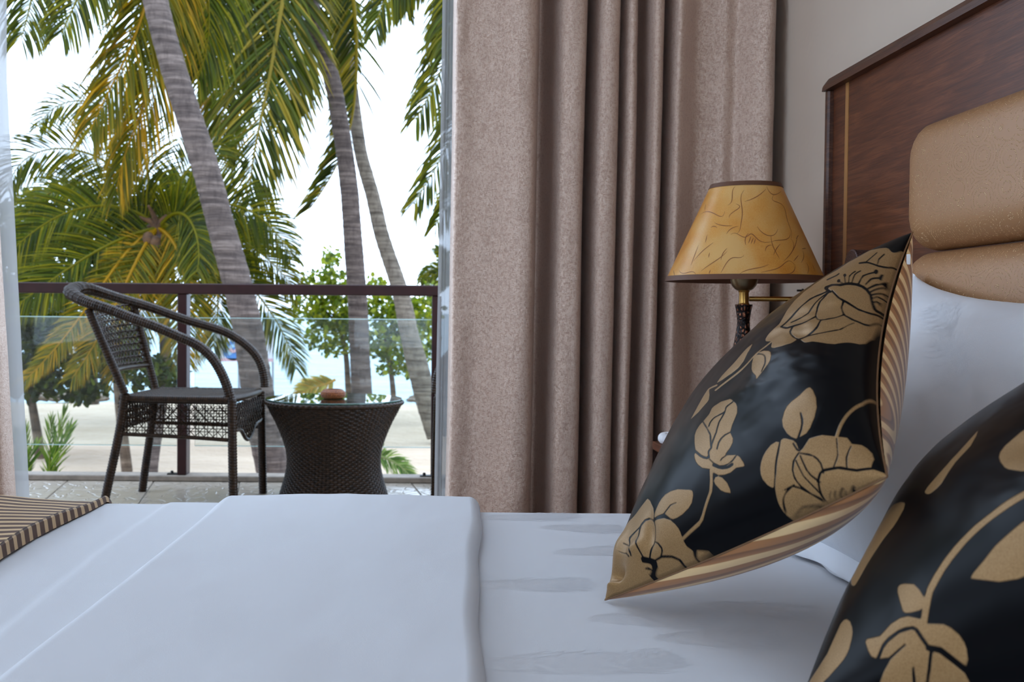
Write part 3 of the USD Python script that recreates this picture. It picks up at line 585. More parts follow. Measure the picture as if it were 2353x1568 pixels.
# ---------------------------------------------------------------- woven side table, glass top, ash bowl
TY = 4.62; tc = at(768, 903, TY); tc = np.array([tc[0], TY, 0.0])
table = thing("rattan_side_table", "hourglass-shaped brown woven rattan side table with round glass top", "side table", tc)
pz = lambda py: .8 - (py - 721) / 2500 * TY
prof = np.array([(pz(py), r) for py, r in ((1152, .230), (1138, .226), (1122, .217), (1100, .205), (1079, .197), (1057, .195), (1035, .200), (1013, .213), (992, .228), (970, .246), (948, .268), (930, .284))])
zz = np.linspace(max(prof[0, 0], .004), prof[-1, 0], 200); Rz = lambda z: np.interp(z, prof[:, 0], prof[:, 1])
rows, stakes = 46, 80; ms = []
th = np.linspace(0, 2 * np.pi, stakes * 4, endpoint=False); ztop = prof[-1, 0]
for k in range(rows):
    z = .006 + (ztop - .010) * (k + .5) / rows
    r = Rz(z) + .0036 * np.cos(th * stakes / 2 + np.pi * (k % 2))
    ms.append(tube(np.stack([tc[0] + r * np.cos(th), tc[1] + r * np.sin(th), np.full_like(th, z)], 1), .0022, 6, closed=True, r2=.0042))
wov = obj("woven_base", join(ms), M["rattan"], table, smooth=60)
ms = []
for k in range(stakes):
    a = 2 * np.pi * (k + .5) / stakes; zs = np.linspace(.004, ztop, 26); r = Rz(zs)
    ms.append(tube(np.stack([tc[0] + r * math.cos(a), tc[1] + r * math.sin(a), zs], 1), .0026, 5))
obj("stakes", join(ms), M["rattan"], wov, kind="stuff")
obj("liner", lathe(np.stack([Rz(zz) - .008, zz], 1), 60, tc), M["rattan_dark"], table)
th = np.linspace(0, 2 * np.pi, 900, endpoint=False)
rim = np.stack([tc[0] + .286 * np.cos(th), tc[1] + .286 * np.sin(th), np.full_like(th, ztop + .006)], 1)
a = np.linspace(0, 2 * np.pi, 12, endpoint=False)
kk = .85 + .3 * (.5 + .5 * np.sin(th[:, None] * 70 + a * 2))
obj("braided_rim", tube(rim, .011 * kk, 12, closed=True, r2=.009 * kk), M["rattan"], table)
gz = ztop + .0155
obj("shelf_disc", lathe([(0, gz - .006), (.275, gz - .006), (.275, gz - .010), (0, gz - .010)], 48, tc), M["rattan"], table, label="woven top under the glass")
gl = obj("glass_top", lathe([(0, gz), (.2885, gz), (.2885, gz + .007), (0, gz + .007)], 96, tc), M["table_glass"], table, smooth=30)
obj("green_edge", lathe([(.2886, gz), (.2900, gz + .0015), (.2900, gz + .0055), (.2886, gz + .007)], 96, tc), M["glass_rim"], gl)
M["amber"] = usdkit.material(stage, L + "amber_granules", {"g": ("texture_coordinate", {}), "m": ("mapping", {"scale": (260, 260, 260)}), "v": ("voronoi_texture", {"scale": 1.0}),
    "r": ("rgb_ramp", {"ramp": [(.2, lin(128, 70, 26)), (.6, lin(80, 38, 12)), (.9, lin(74, 36, 18))]}), "p": ("principled_bsdf", {"roughness": .45, "specular_ior_level": .2}), "b": ("bump", {"distance": .001})},
    [("g.object", "m.vector"), ("m.vector", "v.vector"), ("v.distance", "r.fac"), ("r.color", "p.base_color"), ("v.distance", "b.height"), ("b.normal", "p.normal")], surface="p.BSDF")
ac = at(766, 900, TY - .02); ac = np.array([ac[0], TY - .03, gz + .0072])
solo("ash_bowl", lathe([(0, 0), (.036, 0), (.050, .006), (.0545, .017), (.052, .028), (.042, .037), (.034, .040), (.031, .038), (.036, .030), (.040, .020), (.034, .010), (0, .008)], 56, ac), M["amber"], "round amber speckled ash bowl on the glass-topped side table", "bowl")

# ---------------------------------------------------------------- curtains
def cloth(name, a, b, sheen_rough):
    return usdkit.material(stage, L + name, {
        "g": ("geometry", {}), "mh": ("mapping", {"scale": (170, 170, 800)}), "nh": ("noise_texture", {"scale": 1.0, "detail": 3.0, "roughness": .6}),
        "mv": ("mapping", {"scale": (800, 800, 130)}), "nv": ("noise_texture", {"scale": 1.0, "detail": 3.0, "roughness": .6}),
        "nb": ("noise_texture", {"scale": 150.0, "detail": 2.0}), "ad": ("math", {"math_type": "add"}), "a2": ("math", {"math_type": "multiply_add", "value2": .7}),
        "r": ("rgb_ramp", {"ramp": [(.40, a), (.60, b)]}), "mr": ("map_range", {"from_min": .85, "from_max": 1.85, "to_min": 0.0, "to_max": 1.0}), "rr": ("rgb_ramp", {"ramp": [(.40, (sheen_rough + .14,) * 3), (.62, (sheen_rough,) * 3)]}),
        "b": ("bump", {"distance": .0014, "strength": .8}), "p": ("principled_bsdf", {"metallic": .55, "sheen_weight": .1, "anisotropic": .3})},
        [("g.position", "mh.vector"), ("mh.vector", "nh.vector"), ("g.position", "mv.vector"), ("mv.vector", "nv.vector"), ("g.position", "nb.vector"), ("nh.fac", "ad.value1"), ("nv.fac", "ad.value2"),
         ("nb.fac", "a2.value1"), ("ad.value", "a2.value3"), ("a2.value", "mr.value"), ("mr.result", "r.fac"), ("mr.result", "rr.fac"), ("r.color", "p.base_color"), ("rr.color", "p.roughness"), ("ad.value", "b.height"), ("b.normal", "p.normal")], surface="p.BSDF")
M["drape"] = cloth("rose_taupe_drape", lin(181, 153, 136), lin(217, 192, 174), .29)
M["sheer"] = usdkit.material(stage, L + "white_sheer", {"d": ("diffuse_bsdf", {"color": (.5, .49, .48)}), "t": ("translucent_bsdf", {"color": (.45, .45, .45)}), "x": ("mix_closure", {"fac": .5}), "q": ("transparent_bsdf", {}), "y": ("mix_closure", {"fac": .12})},
    [("d.BSDF", "x.closure1"), ("t.BSDF", "x.closure2"), ("x.closure", "y.closure1"), ("q.BSDF", "y.closure2")], surface="y.closure")
def drape(plan, Y, zlo, zhi, nz, lean, seed, amp=.006, dens=5):
    """plan: (px, forward offset) along the hem; lean(zrel) shifts x; returns a wavy sheet"""
    pts = np.array([[at(px, 760, Y)[0], Y + dy * 1.4] for px, dy in plan])
    q = np.vstack([2 * pts[0] - pts[1], pts, 2 * pts[-1] - pts[-2]]); o = []; tt = np.linspace(0, 1, dens, endpoint=False)[:, None]
    for i in range(len(q) - 3):
        a, b, c, d = q[i:i + 4]; o.append(.5 * (2 * b + (c - a) * tt + (2 * a - 5 * b + 4 * c - d) * tt ** 2 + (3 * b - a - 3 * c + d) * tt ** 3))
    o = np.vstack(o + [pts[-1:]])
    zs = np.linspace(zlo, zhi, nz); P = np.zeros((len(o), nz, 3))
    P[..., 0] = o[:, :1]; P[..., 1] = o[:, 1:]; P[..., 2] = zs
    k = (zs - .8)
    jx = fbm(np.stack(np.broadcast_arrays(o[:, :1] * 9, 0 * zs, zs * .9), -1), 2, seed); jy = fbm(np.stack(np.broadcast_arrays(o[:, :1] * 14, 5 + 0 * zs, zs * 2.0), -1), 3, seed + 1)
    P[..., 0] += jx * amp * 2 + lean(zs)[None, :]; P[..., 1] += jy * amp * 2.2
    cr = fbm(np.stack(np.broadcast_arrays(o[:, :1] * 22, 9 + o[:, 1:] * 10, zs * 9), -1), 3, seed + 2); P[..., 1] += np.sign(cr) * np.abs(cr) ** 1.2 * .010
    return grid(P)
plan = [(1034, .03), (1036, .0), (1044, -.022), (1085, -.022), (1130, -.032), (1178, -.052), (1212, -.050), (1226, -.028), (1230, .008), (1232, .05), (1246, .05), (1258, .02), (1264, -.015), (1278, -.045), (1306, -.052), (1328, -.045), (1337, -.01), (1339, .05), (1343, .085), (1349, .04), (1352, -.01), (1366, -.042), (1390, -.048), (1407, -.035), (1411, .005), (1413, .04), (1416, .0), (1422, -.03), (1434, -.042), (1446, -.03), (1452, .02), (1458, .045), (1464, .03), (1468, -.02), (1480, -.046), (1496, -.044), (1505, -.02), (1507, .05), (1511, .09), (1516, .03), (1519, -.02), (1532, -.045), (1548, -.042), (1566, -.022), (1592, .0), (1622, -.004), (1650, -.016), (1676, -.012), (1690, -.022), (1715, -.042), (1742, -.046), (1760, -.03), (1766, .01), (1767, .08), (1768, .16), (1768, .23)]
lean = lambda z: .012 * (z - .8) * 0
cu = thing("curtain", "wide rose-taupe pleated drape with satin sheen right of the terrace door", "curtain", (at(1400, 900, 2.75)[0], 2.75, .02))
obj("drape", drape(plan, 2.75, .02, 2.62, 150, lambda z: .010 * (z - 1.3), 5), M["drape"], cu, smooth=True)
obj("sheer_lining", drape([(1009, .05), (1010, .03), (1016, .02), (1022, .035), (1030, .03), (1050, .05), (1090, .03), (1130, .055), (1180, .05)], 2.78, .02, 2.62, 90, lambda z: .006 * (z - 1.3), 11, .004), M["sheer"], cu, smooth=True, label="white sheer lining at the curtain's edge")
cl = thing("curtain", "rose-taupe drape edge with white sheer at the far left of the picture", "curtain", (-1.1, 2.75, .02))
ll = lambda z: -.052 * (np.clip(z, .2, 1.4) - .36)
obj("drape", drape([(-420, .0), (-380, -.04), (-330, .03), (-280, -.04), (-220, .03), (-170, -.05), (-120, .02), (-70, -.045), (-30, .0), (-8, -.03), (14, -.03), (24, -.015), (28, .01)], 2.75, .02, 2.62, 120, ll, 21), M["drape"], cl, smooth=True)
obj("sheer_lining", drape([(-120, .05), (-80, .02), (-40, .05), (0, .03), (20, .02), (34, .03), (41, .05)], 2.78, .02, 2.62, 90, ll, 23, .004), M["sheer"], cl, smooth=True, label="white sheer lining at the curtain's edge")
solo("curtain_rail", tube([(-1.7, 2.77, 2.64), (.88, 2.77, 2.64)], .014, 12), M["brass_dark"], "dull brass curtain rail above both drapes", "curtain rail")
# ---------------------------------------------------------------- headboard on the right wall
HX = 0.86
yl = onx(1909, 400, HX)[1]; ztp = onx(1912, 203, HX)[2]
hb = thing("headboard", "walnut headboard with gold inlay strip and two bronze padded panels", "headboard", (HX, 1.0, .15))
YN = -.35
obj("panel", box((HX, YN, .15), (WX - .002, yl - .004, ztp - .004), .002), M["wood"], hb)
obj("side_moulding", box((HX - .012, yl - .010, .15), (WX - .002, yl + .010, ztp - .004), .004), M["wood_trim"], hb)
pr = np.array([(HX - .018, 0), (HX - .018, .012), (HX - .010, .024), (HX + .004, .028), (WX - .002, .028), (WX - .002, 0)])
ysn = np.r_[YN, yl - .008, yl + .002, yl + .008, yl + .011]; kz = [1, 1, .92, .65, .12]
P = np.array([[[x, y, ztp - .006 + z * k] for x, z in pr] for y, k in zip(ysn, kz)])
v, f = grid(P, False, True); f = np.vstack([f[:, [0, 1, 2]], f[:, [0, 2, 3]]]); f = np.vstack([f, [[len(v) - 6, len(v) - 6 + i, len(v) - 6 + i + 1] for i in range(1, 5)]])
obj("top_moulding", (v, f), M["wood_trim"], hb, smooth=30)
yg = onx(1944, 420, HX)[1]
obj("inlay_strip", box((HX - .0012, yg - .0075, .15), (HX + .002, yg + .0075, ztp - .006)), M["inlay"], hb, smooth=False)
M["pad"] = usdkit.material(stage, L + "bronze_leatherette", {
    "g": ("texture_coordinate", {}), "m": ("mapping", {"scale": (1, 16, 22)}), "v": ("voronoi_texture", {"feature": "f1", "scale": 1.0, "randomness": .55}),
    "k": ("math", {"math_type": "multiply", "value2": 62.0}), "s": ("math", {"math_type": "sine"}),
    "m2": ("mapping", {"scale": (340, 340, 340)}), "v2": ("voronoi_texture", {"feature": "f1", "scale": 1.0, "randomness": .8}),
    "d": ("rgb_ramp", {"ramp": [(.28, (1, 1, 1)), (.48, (0, 0, 0))]}), "l": ("rgb_ramp", {"ramp": [(.62, (0, 0, 0)), (.86, (1, 1, 1))]}), "x": ("mix_color", {"blend_type": "multiply", "fac": 1.0}),
    "c": ("mix_color", {"a": lin(158, 114, 74), "b": lin(214, 178, 134)}), "b": ("bump", {"distance": .0012, "strength": .8}), "p": ("principled_bsdf", {"roughness": .42, "metallic": .12})},
    [("g.object", "m.vector"), ("m.vector", "v.vector"), ("v.distance", "k.value1"), ("k.value", "s.value1"), ("s.value", "l.fac"), ("g.object", "m2.vector"), ("m2.vector", "v2.vector"), ("v2.distance", "d.fac"), ("d.color", "x.a"), ("l.color", "x.b"),
     ("x.result", "c.fac"), ("c.result", "p.base_color"), ("x.result", "b.height"), ("b.normal", "p.normal")], surface="p.BSDF")
def pad(y0, y1, z0, z1, t, r, parent):
    """a plump rounded-corner cushion panel standing off the headboard"""
    n = 64; yc, zc, hy, hz = (y0 + y1) / 2, (z0 + z1) / 2, (y1 - y0) / 2, (z1 - z0) / 2
    a = np.linspace(0, 2 * np.pi, 240, endpoint=False)
    rr = 1 - (1 - np.linspace(0, 1, 40)) ** 2.2
    cy, cz = np.cos(a), np.sin(a)
    # rounded-rectangle outline
    R = Polygon([(-hy + r, -hz + r), (hy - r, -hz + r), (hy - r, hz - r), (-hy + r, hz - r)]).buffer(r, quad_segs=24)
    o = np.array([R.exterior.interpolate(s, True).coords[0] for s in np.linspace(0, 1, 240, endpoint=False)])
    inner = np.array([R.buffer(-.999 * min(hy, hz) * .98).exterior.interpolate(s, True).coords[0] for s in np.linspace(0, 1, 240, endpoint=False)]) if False else o * np.array([max(0, (hy - hz)) / hy, 0])
    P = np.zeros((40, 240, 3))
    for i, q in enumerate(rr):
        e = inner * (1 - q) + o * q
        P[i, :, 1:] = e + [yc, zc]; P[i, :, 0] = HX - t * (1 - q ** 5.5) ** .55 - .002
    return obj("upholstered_pad", grid(P, False, True), M["pad"], parent, smooth=True)
yp = onx(2122, 450, HX - .01)[1]; zs_ = onx(2140, 575, HX - .03)[2]; zp = onx(2150, 282, HX - .01)[2]
pad(YN + .45, yp, zs_ + .001, zp, .050, .045, hb)
pad(YN + .45, yp, zs_ - .215, zs_ - .001, .055, .045, hb)

# ---------------------------------------------------------------- bed
ZB, YF, RB = 0.45, 1.905, 0.05
XF, XH = -1.25, 0.835
bed = thing("bed", "double bed with white cotton sheet against the walnut headboard", "bed", (-.2, 1.0, 0))
obj("base", box((XF, .06, .0), (XH, YF + .03, .20), .006), M["bed_base"], bed)
def bedcurve(v):
    """length v across the bed -> (y, z) and outward normal: flat top, rounded far edge, drop"""
    v = np.asarray(v, float); a = np.clip((v - YF) / RB, 0, np.pi / 2); d = np.maximum(v - YF - RB * np.pi / 2, 0)
    y = np.where(v < YF, v, YF + RB * np.sin(a)); z = ZB - RB * (1 - np.cos(a)) - d
    return y, z, np.sin(a), np.cos(a)
def bedsheet(xs, vs, off):
    Xg, Vg = np.meshgrid(xs, vs, indexing="ij"); y, z, ny, nz = bedcurve(Vg); o = off(Xg, Vg)
    return grid(np.stack([Xg, y + ny * o, z + nz * o], -1))
vs = np.r_[np.linspace(.06, 1.80, 120), np.linspace(1.81, 2.02, 40), np.linspace(2.04, 2.20, 10)]
def sheet_off(x, v):
    w = .002 * fbm(np.stack([x * 3.0, v * 2.2, 0 * x], -1), 3, 31) + .0005 * fbm(np.stack([x * 7, v * 26, 0 * x + 3], -1), 3, 32)
    return w * (v < 2.1)
mt = obj("mattress", join(bedsheet(np.linspace(XF, XH, 220), vs, sheet_off), box((XF + .01, .06, .19), (XH, YF + .035, ZB - .02), .02)), M["sheet"], bed, smooth=45, label="mattress in a white cotton sheet")
def feather(c, ang, ln, wd, curl, seed, P):
    """barbs of a woven plume in plan; P maps (x, y) to the cloth"""
    rng = np.random.default_rng(seed); ms = []
    t = np.linspace(0, 1, 46); q = np.stack([t * ln - ln / 2, curl * ln * (t - .5) ** 2], 1)
    R = np.array([[math.cos(ang), -math.sin(ang)], [math.sin(ang), math.cos(ang)]])
    for side in (-1, 1):
        for k in range(3, 45):
            b = wd * math.sin(math.pi * min(1, .12 + t[k] * .86)) * rng.uniform(.75, 1.1); u = np.linspace(0, 1, 7)
            pts = q[k] + np.stack([b * (.9 * u + .4 * u ** 2) * .8, side * b * (u - .28 * u ** 2)], 1) + np.stack([0 * u, .06 * b * np.sin(u * 9 + k)], 1)
            pts = pts @ R.T + c; d = np.gradient(pts, axis=0); d /= np.linalg.norm(d, axis=1, keepdims=True) + 1e-9; n_ = np.stack([-d[:, 1], d[:, 0]], 1)
            w = .0011 * (1 - .7 * u)[:, None]
            ms.append(grid(np.stack([P(pts - n_ * w), P(pts + n_ * w)], 1)))
    return join(ms)
def on_sheet(p): o = sheet_off(p[:, 0], p[:, 1]); return np.stack([p[:, 0], p[:, 1], ZB + o + .00012], 1)
for k, (px, py, ang, ln) in enumerate([(1215, 1345, .15, .17), (1210, 1190, .2, .20), (1385, 1268, .3, .17), (1490, 1425, .1, .16), (1250, 1528, .2, .16), (1640, 1470, .1, .15), (1330, 1215, 0, .15), (1720, 1400, -.2, .15), (1420, 1530, .4, .15)]):
    c = onz(px, py, ZB)
    obj("feather_motif", feather(c[:2], ang, ln, .055, .35, k, on_sheet), M["satin"], mt, smooth=False, label="woven satin feather in the white sheet", kind="stuff")

dv = thing("duvet", "thick white duvet folded back across the bed's middle", "duvet", (-.3, 1.0, ZB))
ss = lambda d: np.clip(d, 0, 1) ** 2 * (3 - 2 * np.clip(d, 0, 1))
def rnd(d, r): t = np.clip(1 - d / r, 0, 1); return np.sqrt(np.maximum(1 - t * t, 0))
def low_off(x, v):
    e = np.minimum(rnd(-.30 - x + .0, .02), rnd(x - XF, .02)); hem = .0035 * ss((x + .452 + .006 * np.sin(v * 5)) / .014)
    w = .003 * fbm(np.stack([x * 5, v * 3, 0 * x + 7], -1), 3, 41) + .0022 * fbm(np.stack([x * 5 + v * 4, v * 30, 0 * x], -1), 3, 42)
    return e * (.0105 + hem + w) - .001
obj("lower_layer", bedsheet(np.linspace(XF, -.30, 150), vs, low_off), M["sheet"], dv, smooth=True, label="flat lower layer with a stitched hem")
def edge_r(v): return .105 - .045 * ss((1.9 - v) / .9) + .003 * np.sin(v * 7) + .0015 * np.sin(v * 19 + 1)
def edge_l(v): return -.382 + .010 * np.sin(v * 4 + .5) - .012 * ss((1.2 - v) / .3)
def flap_off(x, v):
    e = np.minimum(rnd(edge_r(v) - x, .020), ss((x - edge_l(v)) / .040) ** .8); e = np.where((x > edge_r(v)) | (x < edge_l(v)), 0, e)
    w = .006 * fbm(np.stack([x * 3.2 + v * 1.2, v * 2.4, 0 * x + 2], -1), 3, 51) + .003 * fbm(np.stack([x * 14 - v * 3, v * 5, 0 * x + 8], -1), 3, 52)
    far = 1 + .18 * np.exp(-((x + .12) / .12) ** 2) * ss((v - 1.7) / .2)
    return e * (.0255 * far + w) + .0005
Xs = None
vv_ = vs; us = np.r_[0, np.linspace(.004, .10, 22), np.linspace(.12, .93, 90), np.linspace(.935, 1, 40)]
Vg = np.repeat(vv_[None], len(us), 0); Xg = edge_l(Vg) + (edge_r(Vg) - edge_l(Vg)) * us[:, None]
y, z, ny, nz = bedcurve(Vg); o = flap_off(np.clip(Xg, edge_l(Vg) + 1e-6, edge_r(Vg) - 1e-6), Vg); o[-1] = .0; o[0] = .009
P = np.stack([Xg, y + ny * o, z + nz * o], -1); P[-1, :, 0] -= .006; 
P = np.concatenate([P, P[-1:] + np.array([-.006, 0, 0])], 0); P[-2, :, 2] += 0
obj("folded_flap", grid(P), M["sheet"], dv, smooth=True, label="puffy turned-back upper layer")

# ---------------------------------------------------------------- stripes, runner
def stripes(name, axis, period, wob, cols, rough, sheen=.2):
    m = {"u": ("uvmap", {"attribute": "st"}), "s": ("separate_xyz", {}), "n": ("noise_texture", {"scale": 3.2, "detail": 2.0}), "w": ("math", {"math_type": "multiply_add", "value2": wob}),
         "f": ("math", {"math_type": "multiply", "value2": 1.0 / period}), "fr": ("math", {"math_type": "fraction"}), "r": ("rgb_ramp", {"ramp": cols}),
         "p": ("principled_bsdf", {"roughness": rough, "sheen_weight": sheen, "metallic": .0, "specular_ior_level": .3})}
    return usdkit.material(stage, L + name, m, [("u.UV", "s.vector"), ("u.UV", "n.vector"), ("n.fac", "w.value1"), (f"s.{axis}", "w.value3"), ("w.value", "f.value1"), ("f.value", "fr.value1"), ("fr.value", "r.fac"), ("r.color", "p.base_color")], surface="p.BSDF")
cream, tan, brn = lin(238, 198, 138), lin(168, 108, 50), lin(118, 70, 24)
M["stripe"] = stripes("gold_wavy_stripes", "y", .031, .016, [(0, cream), (.30, cream), (.34, tan), (.64, tan), (.70, brn), (.92, tan), (.96, cream), (1, cream)], .45)
M["runner"] = stripes("brown_cream_stripes", "y", .030, .024, [(0, lin(204, 172, 130)), (.36, lin(204, 172, 130)), (.44, lin(88, 60, 42)), (.94, lin(88, 60, 42)), (1, lin(204, 172, 130))], .7, 0.0)
rn_x = np.linspace(XF, -.555, 90)
def run_edge(v): return -.560 - .008 * np.sin(v * 9) - .012 * ss((1.55 - v) / .4)
def run_off(x, v): return .0175 + .012 * fbm(np.stack([x * 6, v * 3, 0 * x + 4], -1), 3, 61) + .006 * np.sin(v * 8 + x * 9)
us = np.r_[np.linspace(0, .97, 90), np.linspace(.975, 1, 8)]
Vg = np.repeat(vs[None], len(us), 0); Xg = XF + (run_edge(Vg) - XF) * us[:, None]; y, z, ny, nz = bedcurve(Vg); o = run_off(Xg, Vg) * rnd((1 - us[:, None]) * .7, .006) + .0115 * (us[:, None] > .99)
o = np.maximum(o, .0125)
g = grid(np.stack([Xg, y + ny * o, z + nz * o], -1))
solo("bed_runner", g, M["runner"], "brown and cream striped bed runner at the foot of the bed", "bed runner", smooth=True, uv=np.stack([Xg.ravel(), Vg.ravel()], 1))

# ---------------------------------------------------------------- pillows
KS = (.8 - .452) / (.8 - .48673)
PX_ = np.array([0.21032, 1.18588, 0.34563, 0.81787, 0.68455, 0.53217, 1.16873, 0.88586, 0.4362, 1.50223, 0.72114, 0.08534, 0.48239, 0.00523, 0.004, -0.01174, 0.01427, 0.10846, 0.07263, 0.10521, -0.01438, 0.01914, 0.00338, 0.0081, 0.00622, 0.01968])
def cushion_surface(x, S, t):
    A, C, B, D = np.array([x[0], x[1], .462 + x[25]]), x[2:5], x[5:8], x[8:11]
    T, q, a, b, c = x[11:16]; kA, kC, kB, kD = x[16:20]; e = x[20:25]
    t2 = t + (1 - S ** 2) * (kA * (1 - t) / 2 - kB * (1 + t) / 2); s2 = S + (1 - t ** 2) * (kD * (1 - S) / 2 - kC * (1 + S) / 2)
    m = ((1 - s2) * (1 - t2))[..., None] * A / 4 + ((1 + s2) * (1 - t2))[..., None] * C / 4 + ((1 + s2) * (1 + t2))[..., None] * B / 4 + ((1 - s2) * (1 + t2))[..., None] * D / 4
    n = np.cross(C + B - A - D, B + D - A - C); n /= np.linalg.norm(n)
    if n[0] > 0: n = -n
    core = np.maximum((1 - S ** 2) * (1 - t ** 2), 0); w = T * core ** q * np.exp(a * S + b * t + e[0] * S * S + e[1] * t * t + e[2] * S * t)
    m = m + n * (c * core + e[3] * S * t + e[4] * (S * S - t * t))[..., None]
    return [(p - EYE) * KS + EYE for p in (m + n * w[..., None], m - n * w[..., None], m)], n
PAT_EAR = [[-1000, -1000, -560, -1000, -560, -940, -800, -900, -1000, -800]]
